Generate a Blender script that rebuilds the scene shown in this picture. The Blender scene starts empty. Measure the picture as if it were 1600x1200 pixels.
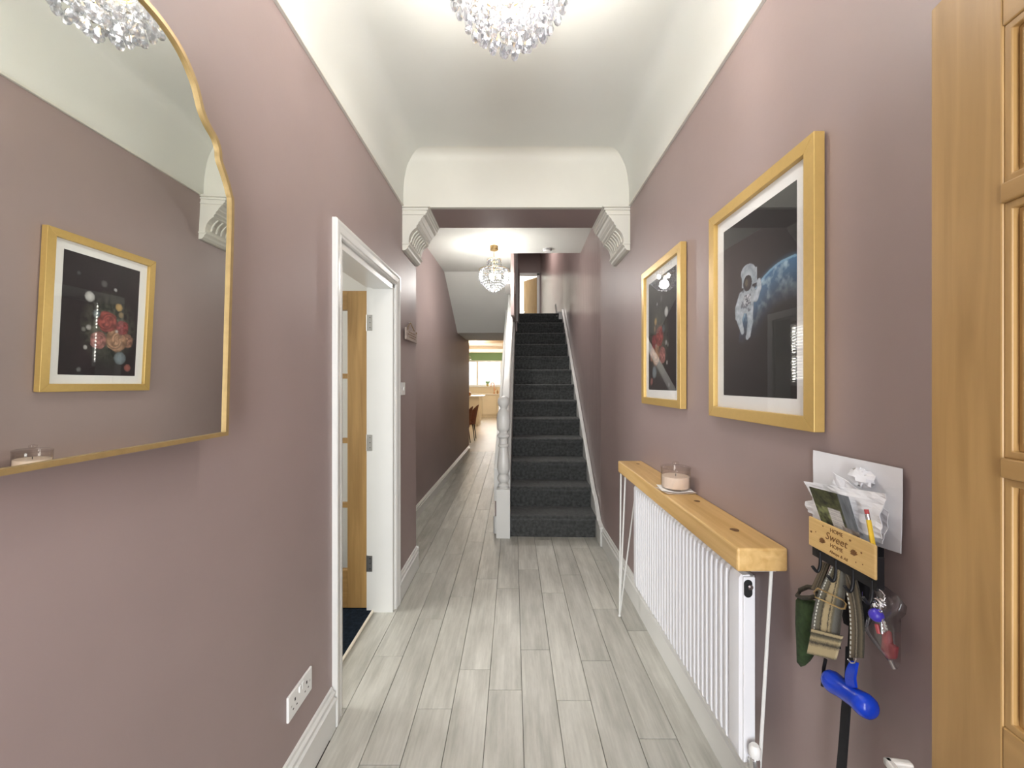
import bpy, bmesh, math, random
from mathutils import Vector, Matrix
random.seed(7)
scene = bpy.context.scene
C = scene.collection
PI = math.pi

# ------------------------------------------------------------------ camera
F = 620.0            # focal length in pixels of a 1600 px wide frame
H = 1.43             # eye height
cam_d = bpy.data.cameras.new('camera')
cam_d.sensor_width = 36.0
cam_d.lens = F / 1600.0 * 36.0
cam_d.shift_x = -2.0 / 1600.0
cam_d.clip_start = 0.02
cam = bpy.data.objects.new('camera', cam_d)
cam.location = (0, 0, H)
cam.rotation_euler = (PI / 2, 0, 0)
C.objects.link(cam)
scene.camera = cam

# ------------------------------------------------------------------ world and daylight
world = bpy.data.worlds.new('world')
scene.world = world
world.use_nodes = True
bgn = world.node_tree.nodes['Background']
bgn.inputs['Color'].default_value = (0.93, 0.97, 1.0, 1)
bgn.inputs['Strength'].default_value = 1.2

scene.view_settings.view_transform = 'Standard'
scene.view_settings.look = 'None'
scene.view_settings.gamma = 1.0
scene.view_settings.exposure = 0.52
scene.view_settings.use_curve_mapping = False


def area_light(name, loc, rot, sx, sy, power, col=(1, 1, 1)):
    l = bpy.data.lights.new(name, 'AREA')
    l.shape = 'RECTANGLE'
    l.size = sx
    l.size_y = sy
    l.energy = power
    l.color = col
    o = bpy.data.objects.new(name, l)
    o.location = loc
    o.rotation_euler = rot
    C.objects.link(o)
    return o


def point_light(name, loc, power, col=(1, 1, 1), r=0.03, parent=None):
    l = bpy.data.lights.new(name, 'POINT')
    l.energy = power
    l.color = col
    l.shadow_soft_size = r
    o = bpy.data.objects.new(name, l)
    o.location = loc
    C.objects.link(o)
    if parent:
        o.parent = parent
    return o


# daylight falling in through the open front door behind the camera
area_light('front_door_offscreen', (0.0, -1.5, 1.35), (PI / 2, 0, 0), 1.0, 2.0, 62, (0.95, 0.97, 1.0))
# daylight of the window in the room on the left
area_light('side_room_window_offscreen', (-4.0, 1.9, 1.6), (PI / 2, 0, -PI / 2), 1.5, 1.5, 85, (1, 0.98, 0.95))
# daylight of the dining room window that shows in the picture glass
area_light('dining_room_window_offscreen', (-3.98, 6.8, 1.95), (PI / 2, 0, -PI / 2), 1.4, 1.3, 260, (1, 0.97, 0.92))
# kitchen window
area_light('kitchen_window_daylight', (-1.4, 17.95, 1.95), (-PI / 2, 0, 0), 2.7, 1.3, 190, (1, 0.97, 0.93))
# daylight filling the bedroom seen through the open door upstairs, and the landing's ceiling lamp
area_light('bedroom_window_offscreen', (1.58, 13.0, 3.9), (PI / 2, 0, PI / 2), 1.2, 1.3, 110, (1, 0.99, 0.97))
area_light('landing_lamp_offscreen', (0.45, 8.2, 5.12), (0, 0, 0), 0.4, 0.4, 55, (1, 0.95, 0.9))


# ------------------------------------------------------------------ materials
def new_mat(name):
    m = bpy.data.materials.new(name)
    m.use_nodes = True
    return m, m.node_tree.nodes, m.node_tree.links, m.node_tree.nodes['Principled BSDF']


def mat(name, col, rough=0.5, metal=0.0, noise=0.0, nscale=8.0, bump=0.0, bscale=60.0,
        stretch=(1, 1, 1), coat=0.0, spec=0.5, trans=0.0, dark=None, detail=4.0, sheen=0.0):
    """plain procedural material: base colour broken up by noise, with a fine bump"""
    m, N, L, b = new_mat(name)
    b.inputs['Base Color'].default_value = (*col, 1)
    b.inputs['Roughness'].default_value = rough
    b.inputs['Metallic'].default_value = metal
    b.inputs['Specular IOR Level'].default_value = spec
    b.inputs['Coat Weight'].default_value = coat
    b.inputs['Transmission Weight'].default_value = trans
    if sheen:
        b.inputs['Sheen Weight'].default_value = sheen
    tc = N.new('ShaderNodeTexCoord')
    mp = N.new('ShaderNodeMapping')
    mp.inputs['Scale'].default_value = stretch
    L.new(tc.outputs['Object'], mp.inputs['Vector'])
    if noise > 0:
        nz = N.new('ShaderNodeTexNoise')
        nz.inputs['Scale'].default_value = nscale
        nz.inputs['Detail'].default_value = detail
        L.new(mp.outputs['Vector'], nz.inputs['Vector'])
        cr = N.new('ShaderNodeValToRGB')
        d = dark if dark else tuple(c * (1 - noise) for c in col)
        cr.color_ramp.elements[0].color = (*d, 1)
        cr.color_ramp.elements[0].position = 0.3
        cr.color_ramp.elements[1].color = (*[min(1, c * (1 + noise * 0.5)) for c in col], 1)
        cr.color_ramp.elements[1].position = 0.72
        L.new(nz.outputs['Fac'], cr.inputs['Fac'])
        L.new(cr.outputs['Color'], b.inputs['Base Color'])
    if bump > 0:
        nb = N.new('ShaderNodeTexNoise')
        nb.inputs['Scale'].default_value = bscale
        nb.inputs['Detail'].default_value = 3
        L.new(mp.outputs['Vector'], nb.inputs['Vector'])
        bp = N.new('ShaderNodeBump')
        bp.inputs['Strength'].default_value = bump
        bp.inputs['Distance'].default_value = 0.01
        L.new(nb.outputs['Fac'], bp.inputs['Height'])
        L.new(bp.outputs['Normal'], b.inputs['Normal'])
    return m


def wood(name, light, dark, stretch, scale=3.0, rough=0.45):
    m, N, L, b = new_mat(name)
    tc = N.new('ShaderNodeTexCoord')
    mp = N.new('ShaderNodeMapping')
    mp.inputs['Scale'].default_value = stretch
    L.new(tc.outputs['Object'], mp.inputs['Vector'])
    nz = N.new('ShaderNodeTexNoise')
    nz.inputs['Scale'].default_value = scale
    nz.inputs['Detail'].default_value = 6
    nz.inputs['Distortion'].default_value = 0.6
    L.new(mp.outputs['Vector'], nz.inputs['Vector'])
    cr = N.new('ShaderNodeValToRGB')
    cr.color_ramp.elements[0].color = (*dark, 1)
    cr.color_ramp.elements[0].position = 0.28
    cr.color_ramp.elements[1].color = (*light, 1)
    cr.color_ramp.elements[1].position = 0.68
    L.new(nz.outputs['Fac'], cr.inputs['Fac'])
    b.inputs['Roughness'].default_value = rough
    col = cr.outputs['Color']
    L.new(col, b.inputs['Base Color'])
    bp = N.new('ShaderNodeBump')
    bp.inputs['Strength'].default_value = 0.12
    bp.inputs['Distance'].default_value = 0.004
    L.new(nz.outputs['Fac'], bp.inputs['Height'])
    L.new(bp.outputs['Normal'], b.inputs['Normal'])
    return m


def plank_mat(name):
    m, N, L, b = new_mat(name)
    tc = N.new('ShaderNodeTexCoord')
    oi = N.new('ShaderNodeObjectInfo')
    mp = N.new('ShaderNodeMapping')
    mp.inputs['Scale'].default_value = (9.0, 1.6, 1)
    L.new(tc.outputs['Object'], mp.inputs['Vector'])
    mul = N.new('ShaderNodeMath')
    mul.operation = 'MULTIPLY'
    mul.inputs[1].default_value = 40
    L.new(oi.outputs['Random'], mul.inputs[0])
    nz = N.new('ShaderNodeTexNoise')
    nz.noise_dimensions = '4D'
    nz.inputs['Scale'].default_value = 1.6
    nz.inputs['Detail'].default_value = 8
    nz.inputs['Roughness'].default_value = 0.65
    L.new(mp.outputs['Vector'], nz.inputs['Vector'])
    L.new(mul.outputs[0], nz.inputs['W'])
    mp2 = N.new('ShaderNodeMapping')
    mp2.inputs['Scale'].default_value = (90.0, 2.5, 1)
    L.new(tc.outputs['Object'], mp2.inputs['Vector'])
    gr = N.new('ShaderNodeTexNoise')
    gr.noise_dimensions = '4D'
    gr.inputs['Scale'].default_value = 1.0
    gr.inputs['Detail'].default_value = 4
    L.new(mp2.outputs['Vector'], gr.inputs['Vector'])
    L.new(mul.outputs[0], gr.inputs['W'])
    cr = N.new('ShaderNodeValToRGB')
    cr.color_ramp.elements[0].color = (0.37, 0.362, 0.315, 1)
    cr.color_ramp.elements[0].position = 0.3
    cr.color_ramp.elements[1].color = (0.65, 0.64, 0.58, 1)
    cr.color_ramp.elements[1].position = 0.72
    L.new(nz.outputs['Fac'], cr.inputs['Fac'])
    # board to board tone
    mr = N.new('ShaderNodeMapRange')
    mr.inputs['To Min'].default_value = 0.87
    mr.inputs['To Max'].default_value = 1.1
    L.new(oi.outputs['Random'], mr.inputs['Value'])
    mg = N.new('ShaderNodeMapRange')
    mg.inputs['From Min'].default_value = 0.3
    mg.inputs['From Max'].default_value = 0.7
    mg.inputs['To Min'].default_value = 0.90
    mg.inputs['To Max'].default_value = 1.06
    L.new(gr.outputs['Fac'], mg.inputs['Value'])
    mm = N.new('ShaderNodeMath')
    mm.operation = 'MULTIPLY'
    L.new(mr.outputs['Result'], mm.inputs[0])
    L.new(mg.outputs['Result'], mm.inputs[1])
    hs = N.new('ShaderNodeHueSaturation')
    L.new(cr.outputs['Color'], hs.inputs['Color'])
    L.new(mm.outputs[0], hs.inputs['Value'])
    L.new(hs.outputs['Color'], b.inputs['Base Color'])
    b.inputs['Roughness'].default_value = 0.42
    bp = N.new('ShaderNodeBump')
    bp.inputs['Strength'].default_value = 0.08
    bp.inputs['Distance'].default_value = 0.003
    L.new(gr.outputs['Fac'], bp.inputs['Height'])
    L.new(bp.outputs['Normal'], b.inputs['Normal'])
    return m


def glass_mat(name, tint=(1, 1, 1), ior=1.5, rough=0.0):
    """thin pane: see-through, with a Fresnel reflection"""
    m, N, L, b = new_mat(name)
    N.remove(b)
    out = N['Material Output']
    tr = N.new('ShaderNodeBsdfTransparent')
    tr.inputs['Color'].default_value = (*tint, 1)
    gl = N.new('ShaderNodeBsdfGlossy')
    gl.inputs['Roughness'].default_value = rough
    # Schlick reflectance, the same from both faces of the thin sheet
    f0 = ((ior - 1) / (ior + 1)) ** 2
    lw = N.new('ShaderNodeLayerWeight')
    lw.inputs['Blend'].default_value = 0.5
    pw = N.new('ShaderNodeMath')
    pw.operation = 'POWER'
    pw.inputs[1].default_value = 5
    L.new(lw.outputs['Facing'], pw.inputs[0])
    fr = N.new('ShaderNodeMapRange')
    fr.inputs['To Min'].default_value = f0
    L.new(pw.outputs[0], fr.inputs['Value'])
    mx = N.new('ShaderNodeMixShader')
    L.new(fr.outputs['Result'], mx.inputs['Fac'])
    L.new(tr.outputs['BSDF'], mx.inputs[1])
    L.new(gl.outputs['BSDF'], mx.inputs[2])
    L.new(mx.outputs['Shader'], out.inputs['Surface'])
    return m


def crystal_mat(name, tl_v):
    m, N, L, b = new_mat(name)
    N.remove(b)
    out = N['Material Output']
    tr = N.new('ShaderNodeBsdfTransparent')
    tr.inputs['Color'].default_value = (0.97, 0.98, 1, 1)
    gl = N.new('ShaderNodeBsdfGlossy')
    gl.inputs['Roughness'].default_value = 0.06
    gl.inputs['Color'].default_value = (0.85, 0.86, 0.9, 1)
    tl = N.new('ShaderNodeBsdfTranslucent')
    tl.inputs['Color'].default_value = (tl_v, tl_v, tl_v * 1.03, 1)
    m1 = N.new('ShaderNodeMixShader')
    m1.inputs['Fac'].default_value = 0.45
    L.new(tl.outputs['BSDF'], m1.inputs[1])
    L.new(gl.outputs['BSDF'], m1.inputs[2])
    m2 = N.new('ShaderNodeMixShader')
    m2.inputs['Fac'].default_value = 0.62
    L.new(tr.outputs['BSDF'], m2.inputs[1])
    L.new(m1.outputs['Shader'], m2.inputs[2])
    L.new(m2.outputs['Shader'], out.inputs['Surface'])
    return m


def emit(name, col, s):
    m, N, L, b = new_mat(name)
    b.inputs['Base Color'].default_value = (*col, 1)
    b.inputs['Emission Color'].default_value = (*col, 1)
    b.inputs['Emission Strength'].default_value = s
    return m


def attr_mat(name, rough=0.6):
    m, N, L, b = new_mat(name)
    a = N.new('ShaderNodeAttribute')
    a.attribute_name = 'ink'
    L.new(a.outputs['Color'], b.inputs['Base Color'])
    b.inputs['Roughness'].default_value = rough
    return m


def strap_mat(name, stops, across):
    """woven webbing; colour bands laid across the strap"""
    m, N, L, b = new_mat(name)
    tc = N.new('ShaderNodeTexCoord')
    sp = N.new('ShaderNodeSeparateXYZ')
    L.new(tc.outputs['UV'], sp.inputs['Vector'])
    nz = N.new('ShaderNodeTexNoise')
    nz.inputs['Scale'].default_value = 260
    L.new(tc.outputs['Object'], nz.inputs['Vector'])
    mr = N.new('ShaderNodeMapRange')
    mr.inputs['To Min'].default_value = -0.05
    mr.inputs['To Max'].default_value = 0.05
    L.new(nz.outputs['Fac'], mr.inputs['Value'])
    ad = N.new('ShaderNodeMath')
    L.new(sp.outputs[across], ad.inputs[0])
    L.new(mr.outputs['Result'], ad.inputs[1])
    cr = N.new('ShaderNodeValToRGB')
    cr.color_ramp.elements[0].position = stops[0][0]
    cr.color_ramp.elements[0].color = (*stops[0][1], 1)
    cr.color_ramp.elements[1].position = stops[-1][0]
    cr.color_ramp.elements[1].color = (*stops[-1][1], 1)
    for p, c in stops[1:-1]:
        e = cr.color_ramp.elements.new(p)
        e.color = (*c, 1)
    L.new(ad.outputs[0], cr.inputs['Fac'])
    L.new(cr.outputs['Color'], b.inputs['Base Color'])
    b.inputs['Roughness'].default_value = 0.85
    return m


M = {}
M['mauve'] = mat('mauve_paint', (0.325, 0.250, 0.238), 0.48, noise=0.05, nscale=2.5, bump=0.03, bscale=45)
M['satin'] = mat('mauve_satin_paint', (0.325, 0.250, 0.238), 0.30, noise=0.05, nscale=2.5, bump=0.7, bscale=3.0, stretch=(6, 6, 0.7))
M['white_wall'] = mat('white_ceiling_paint', (0.70, 0.705, 0.655), 0.75, noise=0.02, nscale=3, bump=0.02, bscale=40)
M['gloss'] = mat('white_gloss_paint', (0.74, 0.74, 0.71), 0.28, noise=0.02, nscale=5)
M['cream'] = mat('cream_plaster', (0.70, 0.685, 0.61), 0.55, noise=0.02, nscale=6)
M['plank'] = plank_mat('grey_oak_laminate')
M['joint'] = mat('floor_joint', (0.10, 0.095, 0.085), 0.8)
M['oak'] = wood('oak_veneer', (0.46, 0.285, 0.108), (0.32, 0.185, 0.062), (14, 14, 1.0), 2.2, 0.42)
M['oak_h'] = wood('oak_veneer_rail', (0.46, 0.285, 0.108), (0.33, 0.19, 0.064), (1.0, 14, 14), 2.2, 0.42)
M['shelf'] = wood('waxed_pine', (0.72, 0.485, 0.205), (0.55, 0.33, 0.11), (16, 0.9, 16), 2.0, 0.42)
M['knot'] = wood('pine_knot', (0.20, 0.095, 0.03), (0.10, 0.045, 0.015), (30, 30, 30), 3.0, 0.5)
M['gold'] = mat('gold_frame', (0.60, 0.405, 0.135), 0.36, 0.35, noise=0.04, nscale=60)
M['gold_dark'] = mat('dull_gold_frame', (0.40, 0.275, 0.115), 0.4, 0.35, noise=0.12, nscale=60)
M['brass'] = mat('brushed_brass', (0.66, 0.47, 0.22), 0.3, 1.0, noise=0.05, nscale=30)
M['carpet'] = mat('charcoal_carpet', (0.082, 0.086, 0.084), 1.0, noise=0.55, nscale=34, bump=0.9, bscale=260, spec=0.1, sheen=0.25)
M['navy'] = mat('dark_navy_carpet', (0.012, 0.019, 0.03), 1.0, noise=0.5, nscale=60, bump=0.6, bscale=200, spec=0.1)
M['radiator'] = mat('radiator_enamel', (0.77, 0.775, 0.80), 0.3, noise=0.01, nscale=4)
M['plastic'] = mat('white_plastic', (0.82, 0.82, 0.80), 0.35, noise=0.01, nscale=9)
M['chrome'] = mat('chrome', (0.80, 0.80, 0.82), 0.12, 1.0, noise=0.02, nscale=9)
M['steel'] = mat('satin_steel', (0.55, 0.54, 0.52), 0.35, 1.0, noise=0.05, nscale=40)
M['nickel'] = mat('white_metal_lever', (0.78, 0.77, 0.74), 0.3, 0.3, noise=0.02, nscale=20)
M['black'] = mat('black_metal', (0.010, 0.010, 0.012), 0.45, 0.2, noise=0.2, nscale=20)
M['blackcloth'] = mat('black_fabric', (0.010, 0.010, 0.012), 0.9, noise=0.3, nscale=60)
M['hole'] = mat('dark_slot', (0.012, 0.012, 0.012), 0.9)
M['pane'] = glass_mat('clear_glass')
M['picture_glass'] = glass_mat('picture_glass', ior=1.58)
M['jar'] = glass_mat('jar_glass', (0.98, 0.965, 0.95), ior=1.45)
M['bag'] = glass_mat('plastic_film', (0.88, 0.88, 0.90), ior=2.3, rough=0.2)
M['crystal'] = crystal_mat('crystal', 0.15)
M['crystal_small'] = crystal_mat('crystal_bead', 0.22)
M['bulb'] = emit('lamp_bulb', (1.0, 0.96, 0.90), 40)
M['spot'] = emit('downlight_glow', (1.0, 0.93, 0.82), 25)
M['ink'] = attr_mat('printed_paper')
M['mount'] = mat('white_mount_card', (0.97, 0.97, 0.95), 0.7, noise=0.01, nscale=8)
M['paper'] = mat('white_paper', (0.88, 0.89, 0.92), 0.7, noise=0.03, nscale=14, bump=0.05, bscale=25)
M['wax'] = mat('cream_wax', (0.78, 0.66, 0.56), 0.5, noise=0.03, nscale=12)
M['bamboo'] = wood('pale_bamboo', (0.66, 0.45, 0.185), (0.56, 0.36, 0.13), (60, 3, 60), 2.0, 0.5)
M['burnt'] = mat('burnt_lettering', (0.17, 0.075, 0.02), 0.8, noise=0.2, nscale=90)
M['yellow'] = mat('yellow_paint', (0.78, 0.52, 0.04), 0.4, noise=0.05, nscale=60)
M['rubber'] = mat('red_rubber', (0.42, 0.06, 0.06), 0.7, noise=0.1, nscale=60)
M['blue'] = mat('blue_plastic', (0.006, 0.050, 0.55), 0.22, noise=0.1, nscale=30)
M['purple'] = mat('violet_plastic', (0.065, 0.045, 0.48), 0.3, noise=0.1, nscale=30)
M['green'] = mat('dark_green_fabric', (0.030, 0.060, 0.018), 0.9, noise=0.4, nscale=70)
M['red'] = mat('coral_red_plastic', (0.50, 0.075, 0.085), 0.5, noise=0.15, nscale=50)
GREY, DK, OL, CRM = (0.16, 0.165, 0.15), (0.045, 0.04, 0.03), (0.15, 0.135, 0.085), (0.46, 0.38, 0.22)
M['webbing'] = strap_mat('tan_webbing', [(0.0, DK), (.06, GREY), (.28, OL), (.34, DK), (.40, CRM), (.56, CRM), (.60, DK), (.64, CRM), (.72, OL), (.80, GREY), (1.0, DK)], 0)
M['webbing_dark'] = strap_mat('brown_webbing', [(0.0, DK), (.10, (.20, .165, .11)), (.38, (.13, .105, .07)), (.46, DK), (.52, (.26, .23, .17)), (.62, DK), (.9, (.17, .145, .095)), (1.0, DK)], 0)
M['flap'] = strap_mat('striped_webbing', [(0.0, DK), (.08, CRM), (.22, CRM), (.30, DK), (.42, OL), (.52, CRM), (.64, DK), (.74, CRM), (.90, CRM), (1.0, OL)], 1)
M['stitch'] = mat('pale_stitching', (0.55, 0.54, 0.47), 0.8)
M['driftwood'] = wood('whitewashed_wood', (0.46, 0.38, 0.33), (0.30, 0.24, 0.21), (20, 3, 20), 2.0, 0.8)
M['twine'] = mat('jute_twine', (0.28, 0.19, 0.10), 0.9, noise=0.3, nscale=90)
M['sage'] = mat('sage_green_paint', (0.20, 0.33, 0.17), 0.6, noise=0.03, nscale=3)
M['kitchen_wall'] = mat('warm_white_paint', (0.82, 0.70, 0.55), 0.7, noise=0.02, nscale=3)
M['unit'] = mat('ivory_cabinet', (0.80, 0.72, 0.56), 0.4, noise=0.02, nscale=4)
M['worktop'] = mat('pale_worktop', (0.80, 0.74, 0.62), 0.35, noise=0.05, nscale=20)
M['tan_leather'] = mat('terracotta_upholstery', (0.25, 0.095, 0.055), 0.7, noise=0.15, nscale=20)
M['copper'] = mat('copper', (0.72, 0.36, 0.20), 0.25, 1.0, noise=0.05, nscale=20)
M['leaf'] = mat('green_leaf', (0.16, 0.30, 0.06), 0.6, noise=0.3, nscale=40)
M['pot'] = mat('glazed_pot', (0.45, 0.36, 0.12), 0.4, noise=0.1, nscale=20)
M['brownbox'] = wood('brown_wood', (0.36, 0.17, 0.05), (0.22, 0.10, 0.03), (10, 10, 1), 2.0)
M['kitchen_floor'] = mat('pale_kitchen_floor', (0.56, 0.51, 0.43), 0.4, noise=0.08, nscale=1.5, stretch=(4, 1, 1))


def mirror_mat():
    m, N, L, b = new_mat('silvered_mirror')
    b.inputs['Base Color'].default_value = (0.84, 0.86, 0.82, 1)
    b.inputs['Metallic'].default_value = 1
    b.inputs['Roughness'].default_value = 0.0
    return m


M['mirror'] = mirror_mat()


# ------------------------------------------------------------------ mesh helpers
def wloc(o):
    v = Vector((0, 0, 0))
    while o is not None:
        v = v + o.location
        o = o.parent
    return v


class MB:
    def __init__(self):
        self.v = []
        self.f = []
        self.uv = None

    def add(self, vs, fs):
        n = len(self.v)
        self.v += [tuple(p) for p in vs]
        self.f += [tuple(i + n for i in q) for q in fs]
        return self

    def box(self, x0, x1, y0, y1, z0, z1):
        vs = [(x, y, z) for z in (z0, z1) for y in (y0, y1) for x in (x0, x1)]
        return self.add(vs, [(0, 2, 3, 1), (4, 5, 7, 6), (0, 1, 5, 4), (2, 6, 7, 3), (0, 4, 6, 2), (1, 3, 7, 5)])

    def prism(self, poly, axis, a0, a1):
        """polygon of 2D points pushed along an axis: x: (y,z), y: (x,z), z: (x,y)"""
        def mk(p, a):
            if axis == 'x':
                return (a, p[0], p[1])
            if axis == 'y':
                return (p[0], a, p[1])
            return (p[0], p[1], a)
        n = len(poly)
        vs = [mk(p, a0) for p in poly] + [mk(p, a1) for p in poly]
        fs = [tuple(range(n)), tuple(range(2 * n - 1, n - 1, -1))]
        fs += [(i, (i + 1) % n, n + (i + 1) % n, n + i) for i in range(n)]
        return self.add(vs, fs)

    def ring(self, outer, inner, axis, a0, a1):
        """frame between two outlines with the same number of points"""
        def mk(p, a):
            if axis == 'x':
                return (a, p[0], p[1])
            if axis == 'y':
                return (p[0], a, p[1])
            return (p[0], p[1], a)
        n = len(outer)
        vs = [mk(p, a) for a in (a0, a1) for ring in (outer, inner) for p in ring]
        fs = []
        for i in range(n):
            j = (i + 1) % n
            fs += [(i, j, n + j, n + i), (2 * n + i, 3 * n + i, 3 * n + j, 2 * n + j),
                   (i, 2 * n + i, 2 * n + j, j), (n + i, n + j, 3 * n + j, 3 * n + i)]
        return self.add(vs, fs)

    def lathe(self, prof, cx, cy, seg=24, cz=0.0):
        """profile of (radius, z) turned about a vertical axis"""
        n = len(prof)
        vs, fs = [], []
        for k in range(seg):
            a = 2 * PI * k / seg
            for r, z in prof:
                vs.append((cx + r * math.cos(a), cy + r * math.sin(a), cz + z))
        for k in range(seg):
            k2 = (k + 1) % seg
            for i in range(n - 1):
                fs.append((k * n + i, k2 * n + i, k2 * n + i + 1, k * n + i + 1))
        if prof[0][0] > 1e-5:
            fs.append(tuple(k * n for k in range(seg))[::-1])
        if prof[-1][0] > 1e-5:
            fs.append(tuple(k * n + n - 1 for k in range(seg)))
        return self.add(vs, fs)

    def tube(self, pts, r, seg=8, closed=False):
        pts = [Vector(p) for p in pts]
        n = len(pts)
        rs = r if isinstance(r, (list, tuple)) else [r] * n
        vs, fs = [], []
        up = Vector((0.123, 0.31, 0.94)).normalized()
        for i, p in enumerate(pts):
            if closed:
                t = pts[(i + 1) % n] - pts[i - 1]
            else:
                t = pts[min(i + 1, n - 1)] - pts[max(i - 1, 0)]
            t.normalize()
            a = t.cross(up)
            if a.length < 1e-4:
                a = t.cross(Vector((1, 0, 0)))
            a.normalize()
            b = t.cross(a)
            for k in range(seg):
                w = 2 * PI * k / seg
                vs.append(p + a * (rs[i] * math.cos(w)) + b * (rs[i] * math.sin(w)))
        m = n if closed else n - 1
        for i in range(m):
            i2 = (i + 1) % n
            for k in range(seg):
                k2 = (k + 1) % seg
                fs.append((i * seg + k, i * seg + k2, i2 * seg + k2, i2 * seg + k))
        if not closed:
            fs.append(tuple(range(seg))[::-1])
            fs.append(tuple((n - 1) * seg + k for k in range(seg)))
        return self.add(vs, fs)

    def sphere(self, c, r, seg=12, rings=8, sz=1.0):
        prof = [(r * math.sin(PI * i / rings), -r * sz * math.cos(PI * i / rings)) for i in range(rings + 1)]
        prof[0] = (0.0001 * r, prof[0][1])
        prof[-1] = (0.0001 * r, prof[-1][1])
        return self.lathe(prof, c[0], c[1], seg, c[2])

    def build(self, name, m, parent=None, smooth=None, bevel=0.0):
        o0 = wloc(parent) if parent is not None else Vector((0, 0, 0))
        me = bpy.data.meshes.new(name)
        me.from_pydata([(p[0] - o0.x, p[1] - o0.y, p[2] - o0.z) for p in self.v], [], self.f)
        me.update()
        bm = bmesh.new()
        bm.from_mesh(me)
        bmesh.ops.recalc_face_normals(bm, faces=bm.faces)
        bm.to_mesh(me)
        bm.free()
        me.materials.append(M[m] if isinstance(m, str) else m)
        if smooth is not None:
            me.shade_smooth()
            me.set_sharp_from_angle(angle=math.radians(smooth))
        o = bpy.data.objects.new(name, me)
        C.objects.link(o)
        if parent is not None:
            o.parent = parent
        if bevel > 0:
            b = o.modifiers.new('bevel', 'BEVEL')
            b.width = bevel
            b.segments = 2
            b.limit_method = 'ANGLE'
            b.angle_limit = math.radians(40)
        return o


def tag(o, label=None, cat=None, group=None, kind=None):
    if label:
        o['label'] = label
    if cat:
        o['category'] = cat
    if group:
        o['group'] = group
    if kind:
        o['kind'] = kind
    return o


def thing(name, loc, label, cat, group=None, kind=None):
    o = bpy.data.objects.new(name, None)
    o.empty_display_size = 0.05
    o.location = loc
    C.objects.link(o)
    return tag(o, label, cat, group, kind)


def inst(src, parent, loc, rot=(0, 0, 0), scale=(1, 1, 1)):
    """another piece like src, sharing its mesh; loc is in world coordinates"""
    o = src.copy()
    C.objects.link(o)
    o.parent = parent
    o.location = Vector(loc) - (wloc(parent) if parent is not None else Vector((0, 0, 0)))
    o.rotation_euler = rot
    o.scale = scale
    return o


# the rear half of the house stands a touch askew to the front hall
YAW = -math.atan(0.024)
PIV = Vector((0, 3.72, 0))
ROT = Matrix.Translation(PIV) @ Matrix.Rotation(YAW, 4, 'Z') @ Matrix.Translation(-PIV)


def rear(o):
    o.matrix_world = ROT @ Matrix.Translation(o.location)
    return o


def catmull(pts, n=6):
    out = []
    for i in range(len(pts) - 1):
        p0 = pts[max(i - 1, 0)]
        p1, p2 = pts[i], pts[i + 1]
        p3 = pts[min(i + 2, len(pts) - 1)]
        for k in range(n):
            t = k / n
            out.append(tuple(0.5 * (2 * b + (c - a) * t + (2 * a - 5 * b + 4 * c - d) * t * t + (3 * b - a - 3 * c + d) * t ** 3)
                             for a, b, c, d in zip(p0, p1, p2, p3)))
    out.append(tuple(pts[-1]))
    return out


def spot(x, y, X):
    """the point on the plane at distance X from the hall's centre line seen at photo pixel x, y"""
    d = X * F / (x - 802.0)
    return Vector((X, d, H - (y - 600.0) * d / F))

# ================================================================== THE SETTING
XL, XR = -0.755, 0.795            # faces of the front hall's side walls
B0, B1 = 2.722, 3.08              # front and back of the cross beam
ZB = 2.642                        # underside of the beam, foot of the ceiling cove
ZC = 3.02                         # front ceiling
ZR = 3.05                         # rear hall ceiling
D0, D1, DH = 1.715, 2.525, 2.065  # doorway in the left wall

# ---- floor: slab and laminate boards
fl = tag(MB().box(-1.25, 1.0, -1.4, 8.45, -0.06, -0.009).build('floor', 'joint'),
         'grey-beige wood-effect laminate floor running down the hall', 'floor', kind='structure')
plank_cache = {}


def plank(x0, x1, y0, y1):
    w, l = x1 - x0 - 0.0022, y1 - y0 - 0.0022
    key = (round(w, 4), round(l, 4))
    if key not in plank_cache:
        e = 0.0012
        mb = MB()
        a, b = w / 2, l / 2
        vs = [(-a, -b, -0.009), (a, -b, -0.009), (a, b, -0.009), (-a, b, -0.009),
              (-a, -b, -e), (a, -b, -e), (a, b, -e), (-a, b, -e),
              (-a + e, -b + e, 0), (a - e, -b + e, 0), (a - e, b - e, 0), (-a + e, b - e, 0)]
        fs = [(0, 3, 2, 1), (8, 9, 10, 11)]
        for q in (0, 4):
            fs += [(q + i, q + (i + 1) % 4, q + 4 + (i + 1) % 4, q + 4 + i) for i in range(4)]
        mb.add(vs, fs)
        o = mb.build('plank', 'plank', None)
        o.parent = fl
        plank_cache[key] = o
    else:
        o = plank_cache[key].copy()
        C.objects.link(o)
        o.parent = fl
    o.location = ((x0 + x1) / 2, (y0 + y1) / 2, 0)


PW, PL = 0.155, 0.922
row_off = {-7: 3.55, -6: 1.75, -5: 2.086, -4: 1.49, -3: 1.747, -2: 1.988, -1: 1.855, 0: 2.136, 1: 1.793, 2: 2.05, 3: 1.60, 4: 2.30}
for k in range(-7, 5):
    x0 = 0.0405 + PW * k
    lo = {-7: 3.10, -6: 1.60}.get(k, 0.75)
    s = row_off[k] - PL * 6
    while s < 8.4:
        a, b = max(s, lo), min(s + PL, 8.4)
        if b - a > 0.03:
            plank(x0, x0 + PW, a, b)
        s += PL

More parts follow.
